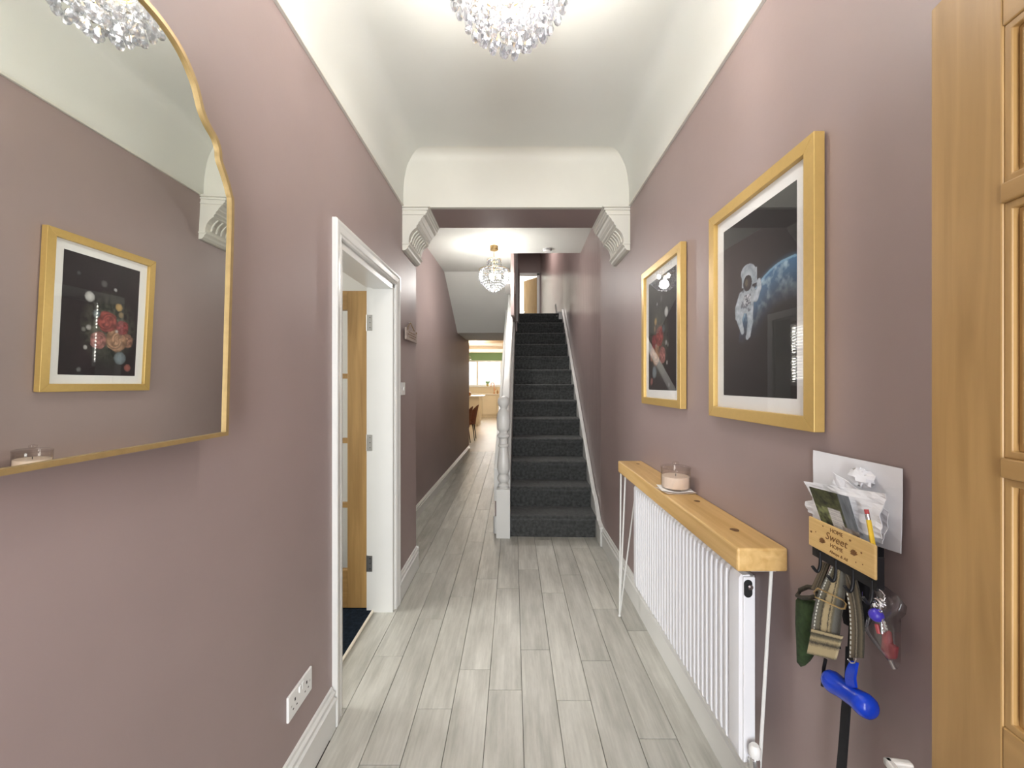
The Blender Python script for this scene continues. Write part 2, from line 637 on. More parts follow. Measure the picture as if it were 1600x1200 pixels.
# ---- walls of the front hall
wl = MB()
wl.box(XL - 0.15, XL, -1.35, D0, 0, ZC + 0.05)
wl.box(XL - 0.15, XL, D1, B1, 0, ZC + 0.05)
wl.box(XL - 0.15, XL, D0, D1, DH, ZC + 0.05)
wl.box(-1.25, XL - 0.15, 2.95, B1, 0, ZC + 0.05)
tag(wl.build('wall_left', 'mauve'), 'mauve painted wall with the oak-doored doorway', 'wall', kind='structure')
tag(MB().box(XR, XR + 0.15, -1.35, 3.60, 0, ZR + 0.05).build('wall_right', 'mauve'),
    'mauve painted wall with the two gold-framed pictures', 'wall', kind='structure')
wf = MB()
wf.box(XL - 0.15, -0.52, -1.5, -1.35, 0, ZC + 0.05)
wf.box(0.52, XR + 0.15, -1.5, -1.35, 0, ZC + 0.05)
wf.box(-0.52, 0.52, -1.5, -1.35, 2.38, ZC + 0.05)
tag(wf.build('wall_front', 'mauve'), 'mauve wall around the open front doorway', 'wall', kind='structure')

# ---- front ceiling with its coves
cv = MB()
NSE = 3.0


def cove(sx, xw, a=0.16, b=ZC - ZB, n=14):
    pts = []
    for i in range(n + 1):
        t = (PI / 2) * i / n
        u = a - a * (math.cos(t) ** (2 / NSE))
        v = b * (math.sin(t) ** (2 / NSE))
        pts.append((xw + sx * u, ZB + v))
    return pts


prof = cove(1, XL) + [(-0.1, ZC), (0.15, ZC)] + cove(-1, XR)[::-1]
n = len(prof)
vs = [(p[0], y, p[1]) for y in (-1.35, B0 + 0.02) for p in prof]
fs = [(i, i + 1, n + i + 1, n + i) for i in range(n - 1)]
cv.add(vs, fs)
tag(cv.build('ceiling', 'white_wall', smooth=50), 'white hall ceiling with wide coved edges', 'ceiling', kind='structure')
rf = MB()
rf.box(-0.9, 0.95, -1.5, B1, ZC + 0.002, ZC + 0.08)
tag(rf.build('trim_9', 'white_wall'), 'boards above the front ceiling', 'ceiling', kind='structure')
for nm, xa, xb, lb in (('trim_1', XL - 0.002, XL + 0.013, 'thin grey bead where the doorway wall meets the cove'),
                       ('trim_2', XR - 0.013, XR + 0.002, 'thin grey bead where the picture wall meets the cove')):
    t = MB()
    t.box(xa, xb, -1.35, B0, ZB - 0.006, ZB + 0.006)
    tag(t.build(nm, 'cream', bevel=0.002), lb, 'moulding', kind='structure')

# ---- cross beam: white face with a small cove, mauve underside
bm_ = MB()
face = [(B0, ZB), (B0, ZC - 0.07)] + [(B0 - 0.07 * (1 - math.cos(PI / 2 * i / 8)), ZC - 0.07 + 0.07 * math.sin(PI / 2 * i / 8)) for i in range(1, 9)]
face += [(B0 + 0.03, ZC + 0.0), (B0 + 0.03, ZB)]
bm_.prism(face, 'x', XL, XR)
tag(bm_.build('trim_3', 'cream', smooth=40), 'white face of the cross beam', 'beam', kind='structure')
tag(MB().box(XL, XR, B0 + 0.03, B1, ZB, ZR + 0.05).build('wall_beam', 'mauve'),
    'mauve underside of the cross beam spanning the hall', 'beam', kind='structure')

# ---- moulded corbels under the beam
CP = [(0, .0), (.183, .0), (.183, -.008), (.174, -.012), (.174, -.026), (.168, -.03), (.166, -.044), (.158, -.05), (.156, -.062),
      (.143, -.066), (.136, -.078), (.126, -.088), (.124, -.098), (.110, -.112), (.108, -.124), (.096, -.134), (.098, -.146), (.088, -.152),
      (.074, -.164), (.062, -.178), (.052, -.194), (.046, -.212), (.043, -.232), (.043, -.248), (.05, -.252), (.05, -.262), (.038, -.274),
      (.034, -.286), (.020, -.300), (0, -.302)]
for s, xw, lb in ((1, XL, 'cream moulded plaster corbel above the oak-doored doorway'), (-1, XR, 'cream moulded plaster corbel above the flower picture')):
    root = thing('trim_4' if s > 0 else 'trim_5', (xw, B0, ZB), lb, 'corbel', kind='structure')
    mb = MB()
    mb.prism([(xw + s * p[0], ZB + p[1]) for p in CP], 'y', B0 - 0.022, B1 - 0.005)
    body = mb.build('body', 'cream', root)
    # top fillets across the front
    f2 = MB()
    for (z0, z1, w, dp) in ((-.012, 0.0, .188, .034), (-.03, -.018, .178, .030), (-.062, -.05, .160, .028)):
        f2.box(min(xw, xw + s * w), max(xw, xw + s * w), B0 - dp, B0, ZB + z0, ZB + z1)
    f2.build('front_moulding', 'cream', root, bevel=0.002)
    f3 = MB()
    for i in range(7):
        y = B0 + 0.03 + i * 0.045
        pts = [(xw + s * (p[0] + .003), y, ZB + p[1]) for p in CP[17:23]]
        f3.tube(pts, 0.007, 6)
    f3.build('fluting', 'cream', root, smooth=60)
    f4 = MB()
    f4.box(min(xw, xw + s * .046), max(xw, xw + s * .046), B0 - .028, B0, ZB - .262, ZB - .252)
    f4.build('bottom_fillet', 'cream', root, bevel=0.002)

# ---- skirting of the front hall
SK = [(0, 0), (.017, 0), (.017, .112), (.023, .117), (.023, .127), (.014, .132), (.013, .139), (.018, .144), (.018, .153), (.009, .160), (.007, .171), (0, .175)]


def skirt(name, xw, s, y0, y1, lb, h=1.0):
    mb = MB()
    mb.prism([(xw + s * p[0], p[1] * h) for p in SK], 'y', y0, y1)
    return tag(mb.build(name, 'gloss'), lb, 'skirting', kind='structure')


o = skirt('baseboard_left', XL, 1, -1.3, D0 - .07, 'white moulded skirting below the double socket')
skirt('baseboard_nib', XL, 1, D1 + .07, B1, 'short white skirting below the light switch')
mb = MB()
mb.box(XL - .02, XL + .018, B1, B1 + .018, 0, .17)
tag(mb.build('trim_10', 'gloss', bevel=.003), 'skirting return on the wall end', 'skirting', kind='structure')
skirt('baseboard_right', XR, -1, -1.3, 3.60, 'white skirting running behind the radiator')

# ---- doorway in the left wall: lining, stops, architrave
fr = thing('trim_6', (XL, (D0 + D1) / 2, 0), 'white moulded frame of the doorway in the mauve wall', 'door frame', kind='structure')
mb = MB()
mb.box(XL - .168, XL, D0, D0 + .028, 0, DH)
mb.box(XL - .168, XL, D1 - .028, D1, 0, DH)
mb.box(XL - .168, XL, D0, D1, DH - .028, DH)
mb.build('lining', 'gloss', fr)
mb = MB()
mb.box(XL - .122, XL - .0, D0 + .028, D0 + .04, 0, DH - .028)
mb.box(XL - .122, XL - .0, D1 - .04, D1 - .028, 0, DH - .028)
mb.box(XL - .122, XL - .0, D0 + .04, D1 - .04, DH - .040, DH - .028)
mb.build('stop', 'gloss', fr)
AW = .068
arch = [(0, .006), (.004, .012), (.010, .014), (.016, .010), (.022, .014), (.045, .018), (.056, .022), (.064, .022), (AW, .018), (AW, 0), (0, 0)]


def architrave(parent, y0, y1, zt, xw, s):
    """moulded strip mitred round an opening; profile offset from opening edge, height off the wall"""
    for B in ('near', 'head', 'far'):
        part = 'architrave'
        m_ = MB()
        k = len(arch)
        if B == 'head':
            vs = [(xw + s * q, y0 - p, zt + p) for p, q in arch] + [(xw + s * q, y1 + p, zt + p) for p, q in arch]
        elif B == 'near':
            vs = [(xw + s * q, y0 - p, 0) for p, q in arch] + [(xw + s * q, y0 - p, zt + p) for p, q in arch]
        else:
            vs = [(xw + s * q, y1 + p, 0) for p, q in arch] + [(xw + s * q, y1 + p, zt + p) for p, q in arch]
        fs = [tuple(range(k)), tuple(range(2 * k - 1, k - 1, -1))] + [(i, (i + 1) % k, k + (i + 1) % k, k + i) for i in range(k)]
        m_.add(vs, fs)
        m_.build(part, 'gloss', parent)


architrave(fr, D0 + .006, D1 - .006, DH - .006, XL, 1)
mb = MB()
mb.box(XL - .135, XL - .118, D0 + .028, D1 - .028, 0.0, .010)
tag(mb.build('trim_7', 'worktop', bevel=.003), 'pale threshold strip between laminate and dark carpet', 'threshold', kind='structure')

# ---- oak door standing open in the side room
dr = thing('door_1', (XL - .118, D1 - .03, 0), 'oak door with glazed panes standing open into the side room', 'door', kind='structure')
yd0, yd1 = D1 - .012, D1 + .026
xh = XL - .168
for nm, x0, x1, z0, z1, mm in (('stile', xh - .128, xh, .012, 2.02, 'oak'), ('stile', xh - .76, xh - .645, .012, 2.02, 'oak'),
                               ('rail', xh - .645, xh - .128, 1.90, 2.02, 'oak_h'), ('rail', xh - .645, xh - .128, .012, .25, 'oak_h')):
    MB().box(x0, x1, yd0, yd1, z0, z1).build(nm, mm, dr, bevel=.002)
zs = [.25, .66, 1.07, 1.48, 1.90]
for i in range(4):
    if i:
        MB().box(xh - .645, xh - .128, yd0 + .004, yd1 - .004, zs[i] - .016, zs[i] + .016).build('glazing_bar', 'oak_h', dr, bevel=.002)
    MB().box(xh - .645, xh - .128, yd0 + .014, yd0 + .020, zs[i] + (.016 if i else 0), zs[i + 1] - (.016 if i < 3 else 0)).build('pane', 'pane', dr)
for z in (1.815, 1.06, .30):
    hb = MB()
    hb.box(xh + .002, xh + .036, yd0 - .0190, yd0 - .0155, z - .05, z + .05)
    hb.lathe([(.007, -.052), (.007, .052)], xh + .002, yd0 - .010, 10, z)
    hg = hb.build('hinge', 'steel', dr, smooth=40)
    sc = MB()
    for dz in (-.032, 0, .032):
        sc.lathe([(.004, 0), (.004, .002)], xh + .022, yd0 - .0195, 8, z + dz)
    sc.build('screw', 'hole', hg)

# ---- side room
sr = MB()
sr.box(-3.85, -3.7, .3, 3.1, 0, .9)
sr.box(-3.85, -3.7, .3, 3.1, 2.3, 3.0)
sr.box(-3.85, -3.7, .3, 1.2, .9, 2.3)
sr.box(-3.85, -3.7, 2.6, 3.1, .9, 2.3)
sr.box(-3.85, XL - .15, .15, .3, 0, 3.0)
sr.box(-3.85, -1.25, 2.95, 3.1, 0, 3.0)
sr.box(-3.7, XL - .15, 2.93, 2.949, 0, 2.9)
tag(sr.build('wall_side_room', 'white_wall'), 'pale walls of the side room', 'wall', kind='structure')
tag(MB().box(-3.85, XL - .15, .15, 3.1, 2.9, 3.0).build('ceiling_side_room', 'white_wall'), 'white side room ceiling', 'ceiling', kind='structure')
tag(MB().box(-3.85, XL - .134, .15, 3.1, -.06, .006).build('floor_side_room', 'navy'), 'dark navy carpet of the side room', 'carpet', kind='structure')
w = thing('window_2', (-3.75, 1.9, .9), 'white window of the side room', 'window', kind='structure')
MB().ring([(1.2, .9), (2.6, .9), (2.6, 2.3), (1.2, 2.3)], [(1.27, .97), (2.53, .97), (2.53, 2.23), (1.27, 2.23)], 'x', -3.8, -3.74).build('window_frame', 'gloss', w)
MB().box(-3.79, -3.75, 1.87, 1.93, .97, 2.23).build('mullion', 'gloss', w)
MB().box(-3.775, -3.770, 1.27, 1.87, .97, 2.23).build('pane', 'pane', w)
MB().box(-3.775, -3.770, 1.93, 2.53, .97, 2.23).build('pane', 'pane', w)

# ================================================================== REAR HALL (stands slightly askew)
RL = -1.045
LE = 8.35
DD0, DD1 = 3.16, 3.92            # doorway to the dining room, hidden behind the wall end
wr = MB()
wr.box(RL - .15, RL, B1, DD0, 0, ZR)
wr.box(RL - .15, RL, DD0, DD1, 2.07, ZR)
wr.box(RL - .15, RL, DD1, LE, 0, ZR)
rear(tag(wr.build('wall_rear_left', 'mauve'), 'mauve wall of the passage leading to the kitchen', 'wall', kind='structure'))
RR = XR + .008
wr = MB()
wr.box(RR, RR + .15, 3.55, 7.05, 0, 5.3)
rear(tag(wr.build('wall_stair', 'satin'), 'tall mauve wall rising beside the staircase', 'wall', kind='structure'))
sk = MB()
sk.prism([(RL + p[0], p[1] * .80) for p in SK], 'y', DD1 + .07, LE)
rear(tag(sk.build('baseboard_rear', 'gloss'), 'white skirting along the kitchen passage', 'skirting', kind='structure'))
f7 = thing('trim_8', (RL, 3.5, 0), 'white door frame hidden behind the wall end', 'door frame', kind='structure')
mb = MB()
mb.box(RL - .155, RL, DD0, DD0 + .025, 0, 2.07)
mb.box(RL - .155, RL, DD1 - .025, DD1, 0, 2.07)
mb.box(RL - .155, RL, DD0, DD1, 2.045, 2.07)
mb.build('lining', 'gloss', f7)
m_ = MB()
m_.ring([(DD0 - .062, 0), (DD0 - .062, 2.13), (DD1 + .062, 2.13), (DD1 + .062, 0)], [(DD0 + .006, 0), (DD0 + .006, 2.062), (DD1 - .006, 2.062), (DD1 - .006, 0)], 'x', RL, RL + .018)
m_.build('architrave', 'gloss', f7)
rear(f7)

# ceiling with the stairwell cut out
WE = 4.92
SX = -0.02
cr_ = MB()
cr_.box(RL - .15, RR + .15, B1 - .03, WE, ZR, ZR + .12)
cr_.box(RL - .15, SX, WE, 5.72, ZR, ZR + .12)
rear(tag(cr_.build('ceiling_rear', 'white_wall'), 'white flat ceiling of the rear hall', 'ceiling', kind='structure'))
# sloping soffit under the upper flight, flat soffit behind it
so = MB()
so.prism([(5.70, ZR), (6.86, 2.315), (7.95, 2.315), (7.95, ZR + .12), (5.70, ZR + .12)], 'x', RL, SX - .03)
rear(tag(so.build('ceiling_soffit', 'white_wall'), 'sloping white soffit under the upper stairs', 'ceiling', kind='structure'))
so = MB()
so.box(RL - .15, SX - .03, 7.95, LE, 2.345, ZR)
rear(tag(so.build('wall_header', 'white_wall'), 'header above the opening into the kitchen', 'wall', kind='structure'))
# stairwell walls above
sw = MB()
sw.box(-.062, SX, WE, 6.55, ZR, 5.3)
sw.prism([(WE, ZR), (WE, 2.52), (5.0, 2.30), (6.55, 2.42), (6.55, ZR)], 'x', -.062, SX)
rear(tag(sw.build('wall_stairwell', 'mauve'), 'mauve inner wall of the stairwell', 'wall', kind='structure'))
sw = MB()
sw.box(-.055, .065, 6.55, 7.0, 2.3, 5.3)
sw.box(-.03, .115, 7.0, 11.4, 2.3, 5.3)
tag(sw.build('wall_landing_left', 'mauve'), 'mauve wall at the head of the stairs', 'wall', kind='structure')
mb = MB()
mb.box(.050, .074, 6.535, 6.60, 2.47, 5.25)
tag(mb.build('trim_11', 'gloss', bevel=.003), 'white corner bead at the head of the stairs', 'moulding', kind='structure')
mb = MB()
mb.box(-.15, -.012, WE + .1, 5.6, 2.70, 2.84)
rear(tag(mb.build('trim_12', 'gloss', bevel=.003), 'white boxed end where the soffit meets the stair wall', 'moulding', kind='structure'))
tag(MB().box(-.2, 1.1, 4.78, 4.92, ZR + .12, 5.3).build('wall_stairwell_front', 'mauve'), 'wall above the stairwell edge', 'wall', kind='structure')
LZ = 2.652
tag(MB().prism([(.885, 7.0), (.785, 11.4), (.95, 11.4), (1.05, 7.0)], 'z', 2.3, 5.3).build('wall_landing_right', 'satin'),
    'glossy mauve landing wall with light streaks', 'wall', kind='structure')
tag(MB().box(-.3, 1.1, 4.78, 11.55, 5.2, 5.32).build('ceiling_landing', 'white_wall'), 'white landing ceiling', 'ceiling', kind='structure')
tag(MB().box(.005, 1.1, 7.06, 15.0, LZ - .2, LZ).build('floor_landing', 'carpet'), 'charcoal carpet of the landing', 'carpet', kind='structure')
we = MB()
we.box(.60 + .115, 1.72, 11.4, 11.52, 2.5, 5.3)
we.box(-.05, .10, 11.4, 11.52, 2.5, 5.3)
we.box(.10, .715, 11.4, 11.52, 4.56, 5.3)
tag(we.build('wall_landing_end', 'mauve'), 'mauve wall around the bedroom doorway', 'wall', kind='structure')
fb = thing('trim_13', (.4, 11.4, LZ), 'white frame of the bedroom doorway', 'door frame', kind='structure')
mb = MB()
mb.box(.68, .75, 11.38, 11.4, LZ, 4.60)
mb.build('architrave', 'gloss', fb)
mb = MB()
mb.box(.06, .75, 11.38, 11.4, 4.555, 4.615)
mb.build('architrave', 'gloss', fb)
# bedroom beyond
br = MB()
br.box(.0, 1.6, 14.6, 14.7, 2.4, 5.3)
br.box(-.1, .0, 11.52, 14.7, 2.92, 5.3)
br.box(1.6, 1.7, 11.52, 14.7, 2.4, 5.3)
br.box(-.1, 1.7, 11.4, 14.7, 5.2, 5.3)
tag(br.build('wall_bedroom', 'white_wall'), 'bright white bedroom walls', 'wall', kind='structure')
db = thing('door_3', (.70, 11.52, LZ), 'plain oak bedroom door standing half open', 'door', kind='structure')
a = math.radians(60)
mb = MB()
mb.box(-.62, 0, 0, .04, 0.01, 1.885)
lf = mb.build('leaf', 'oak', None)
lf.parent = db
mb = MB()
mb.lathe([(.022, 0), (.022, .012)], 0, 0, 12)
hd = mb.build('door_knob', 'steel', None)
hd.parent = lf
hd.location = (-.56, -.012, .95)
hd.rotation_euler = (PI / 2, 0, 0)
db.rotation_euler = (0, 0, -math.radians(52))
db.location = (.70, 11.53, LZ)

# ---- dining room behind the passage (its window shows in the astronaut picture's glass)
dn = MB()
dn.box(-3.75, -3.6, 3.1, 6.15, 0, 3.0)
dn.box(-3.75, -3.6, 7.45, 8.2, 0, 3.0)
dn.box(-3.75, -3.6, 6.15, 7.45, 0, 1.40)
dn.box(-3.75, -3.6, 6.15, 7.45, 2.55, 3.0)
dn.box(-3.75, RL - .05, 8.2, 8.3, 0, 3.0)
tag(dn.build('wall_dining_room', 'mauve'), 'walls of the dining room', 'wall', kind='structure')
tag(MB().box(-3.75, -1.12, 3.1, 8.3, 2.95, 3.05).build('ceiling_dining_room', 'white_wall'), 'dining room ceiling', 'ceiling', kind='structure')
tag(MB().box(-3.75, -1.1, 3.1, 8.3, -.06, -.001).build('floor_dining_room', 'kitchen_floor'), 'dining room floor', 'floor', kind='structure')
w = thing('window_3', (-3.68, 6.8, 1.4), 'dining room window with slatted white blind', 'window', kind='structure')
MB().ring([(6.15, 1.4), (7.45, 1.4), (7.45, 2.55), (6.15, 2.55)], [(6.22, 1.47), (7.38, 1.47), (7.38, 2.48), (6.22, 2.48)], 'x', -3.7, -3.64).build('window_frame', 'gloss', w)
MB().box(-3.69, -3.65, 6.22, 7.38, 1.92, 2.0).build('transom', 'gloss', w)
MB().box(-3.675, -3.670, 6.22, 7.38, 1.47, 1.92).build('pane', 'pane', w)
MB().box(-3.675, -3.670, 6.22, 7.38, 2.0, 2.48).build('pane', 'pane', w)
for i in range(18):
    z = 1.49 + i * .055
    MB().prism([(-3.635, z - .012), (-3.600, z + .012), (-3.598, z + .010), (-3.633, z - .014)], 'y', 6.2, 7.4).build('slat', 'gloss', w)

# ---- kitchen at the back of the house
KZ = 2.81
KB = 17.5
kw = MB()
kw.box(-4.0, -2.75, KB, KB + .15, 0, KZ)
kw.box(-2.75, -.1, KB, KB + .15, 0, 1.325)
kw.box(-2.75, -.1, KB, KB + .15, 2.474, KZ)
kw.box(-.2, -.1, KB, KB + .15, 1.325, 2.474)
tag(kw.build('wall_kitchen_back', 'sage'), 'sage green kitchen wall around the window', 'wall', kind='structure')
kw = MB()
kw.box(-4.1, -4.0, 8.2, KB + .15, 0, KZ)
kw.box(-.1, -.0, 7.82, KB + .15, 0, KZ)
kw.box(-4.1, -1.15, LE - .04, LE + .02, 0, KZ)
tag(kw.build('wall_kitchen_side', 'kitchen_wall'), 'warm white kitchen side walls', 'wall', kind='structure')
tag(MB().box(-4.1, -.0, LE - .2, KB + .15, KZ, KZ + .1).build('ceiling_kitchen', 'kitchen_wall'), 'warm white kitchen ceiling', 'ceiling', kind='structure')
tag(MB().box(-4.1, 0, 8.4, KB + .15, -.06, 0).build('floor_kitchen', 'kitchen_floor'), 'pale kitchen floor', 'floor', kind='structure')
for i, y in enumerate((12.6, 14.8)):
    MBx = MB().box(-4.0, -.1, y, y + .22, KZ - .07, KZ)
    tag(MBx.build('trim_%d' % (14 + i), 'kitchen_wall'), 'boxed kitchen ceiling beam', 'beam', kind='structure')
tag(MB().box(-2.75, -.101, KB - .012, KB - .0005, 1.0065, 1.294).build('trim_16', 'unit'), 'cream splashback between worktop and sill', 'splashback', kind='structure')
w = thing('window_1', (-1.1, KB, 1.325), 'wide white kitchen window with slatted blinds', 'window', kind='structure')
MB().ring([(-2.75, 1.325), (-.2, 1.325), (-.2, 2.474), (-2.75, 2.474)], [(-2.68, 1.40), (-.27, 1.40), (-.27, 2.40), (-2.68, 2.40)], 'y', KB + .03, KB + .10).build('window_frame', 'gloss', w)
for x in (-1.58, -.52):
    MB().box(x - .05, x + .05, KB + .02, KB + .10, 1.40, 2.40).build('mullion', 'gloss', w)
for x0, x1 in ((-2.68, -1.63), (-1.53, -.57), (-.47, -.27)):
    MB().box(x0, x1, KB + .07, KB + .076, 1.40, 2.40).build('pane', 'pane', w)
    for i in range(16):
        z = 1.42 + i * .061
        MB().box(x0 + .02, x1 - .02, KB - .01, KB + .012, z, z + .02).build('slat', 'gloss', w)
MB().box(-2.8, -.15, KB - .12, KB + .03, 1.295, 1.325).build('window_sill', 'gloss', w, bevel=.004)

# ================================================================== STAIRCASE
r_, g_, S0 = 0.204, 0.263, 3.72
st = thing('staircase', (0.35, S0, 0), 'straight staircase in charcoal carpet with white turned newel', 'staircase')
SLX, SRX = -0.03, 0.768


def nose_line(y):
    return r_ + (y - S0) / g_ * r_


nose = [(0, 0), (0, r_ - .055), (-.004, r_ - .045), (-.020, r_ - .032), (-.026, r_ - .018), (-.022, r_ - .006), (-.010, r_), (g_ + .01, r_), (g_ + .01, 0)]
first = None
for i in range(13):
    if first is None:
        mb = MB()
        mb.prism([(S0 + p[0], p[1]) for p in nose], 'x', SLX, SRX)
        first = mb.build('step', 'carpet', st, smooth=50)
    else:
        o = first.copy()
        C.objects.link(o)
        o.parent = st
        o.location = (0, i * g_, i * r_)
        if i == 12:
            o.scale = (0.86, 1, 1)
            o.location = (0, i * g_, i * r_)
# wall string (continues the skirting)
e = 3.62
pts_top = [(3.50, .175), (3.60, .195), (3.68, .255), (3.76, .335)]
y = 3.9
while y < 7.0:
    pts_top.append((y, nose_line(y) + .055))
    y += .4
pts_top.append((6.90, nose_line(6.90) + .055))
poly = pts_top + [(6.90, 2.3), (3.95, 0.0), (3.50, 0.0)]
mb = MB()
mb.prism(poly, 'x', SRX, SRX + .032)
mb.build('wall_string', 'gloss', st, bevel=.004)
mb = MB()
mb.prism([(p[0], p[1]) for p in pts_top] + [(p[0], p[1] - .02) for p in pts_top[::-1]], 'x', SRX - .006, SRX)
mb.build('string_bead', 'gloss', st)
# small upright where the string turns onto the landing
mb = MB()
mb.box(SRX - .10, SRX + .03, 6.885, 6.90, LZ - .10, LZ + .03)
mb.prism([(SRX - .105, LZ - .05), (SRX - .075, LZ - .05), (SRX - .105, LZ + .17), (SRX - .125, LZ + .14)], 'y', 6.87, 6.90)
mb.build('landing_skirting', 'gloss', st, bevel=.004)
# outer string, boarded side below, balustrade panel, handrail
mb = MB()
mb.prism([(3.79, .31), (3.79, .62), (6.4, .62 + .776 * 2.61), (6.4, .31 + .776 * 2.61)], 'x', -.186, SLX)
mb.build('outer_string', 'gloss', st, bevel=.004)
mb = MB()
mb.prism([(3.80, 0), (3.80, .33), (5.3, .33 + .776 * 1.5), (7.9, .33 + .776 * 1.5), (7.9, 0)], 'x', -.178, SLX - .002)
mb.build('spandrel', 'mauve', st)
mb = MB()
mb.prism([(5.3, 1.3), (5.3, nose_line(5.3) + .08), (6.88, nose_line(6.88) + .08), (7.9, LZ), (7.9, 1.3)], 'x', -.11, SLX - .002)
mb.build('inner_string', 'gloss', st)
mb = MB()
mb.box(-.192, -.176, 3.785, 7.9, 0, .165)
mb.box(-.192, -.156, 3.785, 3.80, 0, .165)
mb.build('spandrel_skirting', 'gloss', st, bevel=.003)
RZ0 = 1.10
mb = MB()
mb.prism([(3.78, .60), (3.78, RZ0), (5.9, RZ0 + .776 * 2.12), (5.9, .60 + .776 * 2.12)], 'x', -.105, -.062)
mb.build('balustrade_panel', 'gloss', st)
mb = MB()
mb.prism([(3.76, RZ0 - .01), (3.76, RZ0 + .065), (5.9, RZ0 + .065 + .776 * 2.14), (5.9, RZ0 - .01 + .776 * 2.14)], 'x', -.122, -.040)
mb.build('handrail', 'gloss', st, bevel=.014)
NP = [(.0625, .449), (.058, .452), (.045, .462), (.052, .472), (.052, .482), (.036, .496), (.030, .502), (.040, .508), (.053, .524), (.059, .5425), (.053, .562), (.040, .580),
      (.032, .588), (.046, .594), (.050, .602), (.058, .625), (.0605, .645), (.058, .69), (.047, .77), (.040, .82), (.038, .838), (.050, .844), (.053, .852), (.050, .860), (.039, .867),
      (.040, .90), (.040, .918), (.050, .926), (.060, .938), (.060, .950), (.048, .962), (.038, .972), (.040, .984), (.056, 1.0), (.062, 1.022), (.0635, 1.06), (.0635, 1.11), (.060, 1.14),
      (.052, 1.165), (.040, 1.185), (.030, 1.199), (.034, 1.212), (.048, 1.232), (.056, 1.262), (.053, 1.285), (.043, 1.304), (.026, 1.316), (.0005, 1.320)]
NX, NY = -.093, S0 + .015
mb = MB()
mb.box(NX - .0635, NX + .0635, NY - .0635, NY + .0635, 0, .452)
mb.lathe(NP, NX, NY, 28)
mb.build('newel_post', 'gloss', st, smooth=35)
rear(st)

# ================================================================== PICTURES ON THE RIGHT WALL
def lerp3(a, b, t):
    t = max(0.0, min(1.0, t))
    return tuple(p + (q - p) * t for p, q in zip(a, b))


def hsh(ix, iy, s=0):
    v = math.sin(ix * 127.1 + iy * 311.7 + s * 74.7) * 43758.5453
    return v - math.floor(v)


def vnoise(x, y, s=0):
    ix, iy = math.floor(x), math.floor(y)
    fx, fy = x - ix, y - iy
    fx, fy = fx * fx * (3 - 2 * fx), fy * fy * (3 - 2 * fy)
    a = hsh(ix, iy, s) * (1 - fx) + hsh(ix + 1, iy, s) * fx
    b = hsh(ix, iy + 1, s) * (1 - fx) + hsh(ix + 1, iy + 1, s) * fx
    return a * (1 - fy) + b * fy


def fbm(x, y, s=0):
    return vnoise(x, y, s) * .55 + vnoise(x * 2.1, y * 2.1, s + 1) * .3 + vnoise(x * 4.3, y * 4.3, s + 2) * .15


def ell(x, y, cx, cy, rx, ry, a=0.0):
    c, s = math.cos(a), math.sin(a)
    dx, dy = x - cx, y - cy
    return math.hypot((dx * c + dy * s) / rx, (-dx * s + dy * c) / ry)


def capsule(x, y, x0, y0, x1, y1, ra, rb):
    dx, dy = x1 - x0, y1 - y0
    t = max(0, min(1, ((x - x0) * dx + (y - y0) * dy) / (dx * dx + dy * dy)))
    return math.hypot(x - x0 - t * dx, y - y0 - t * dy) / (ra + (rb - ra) * t)


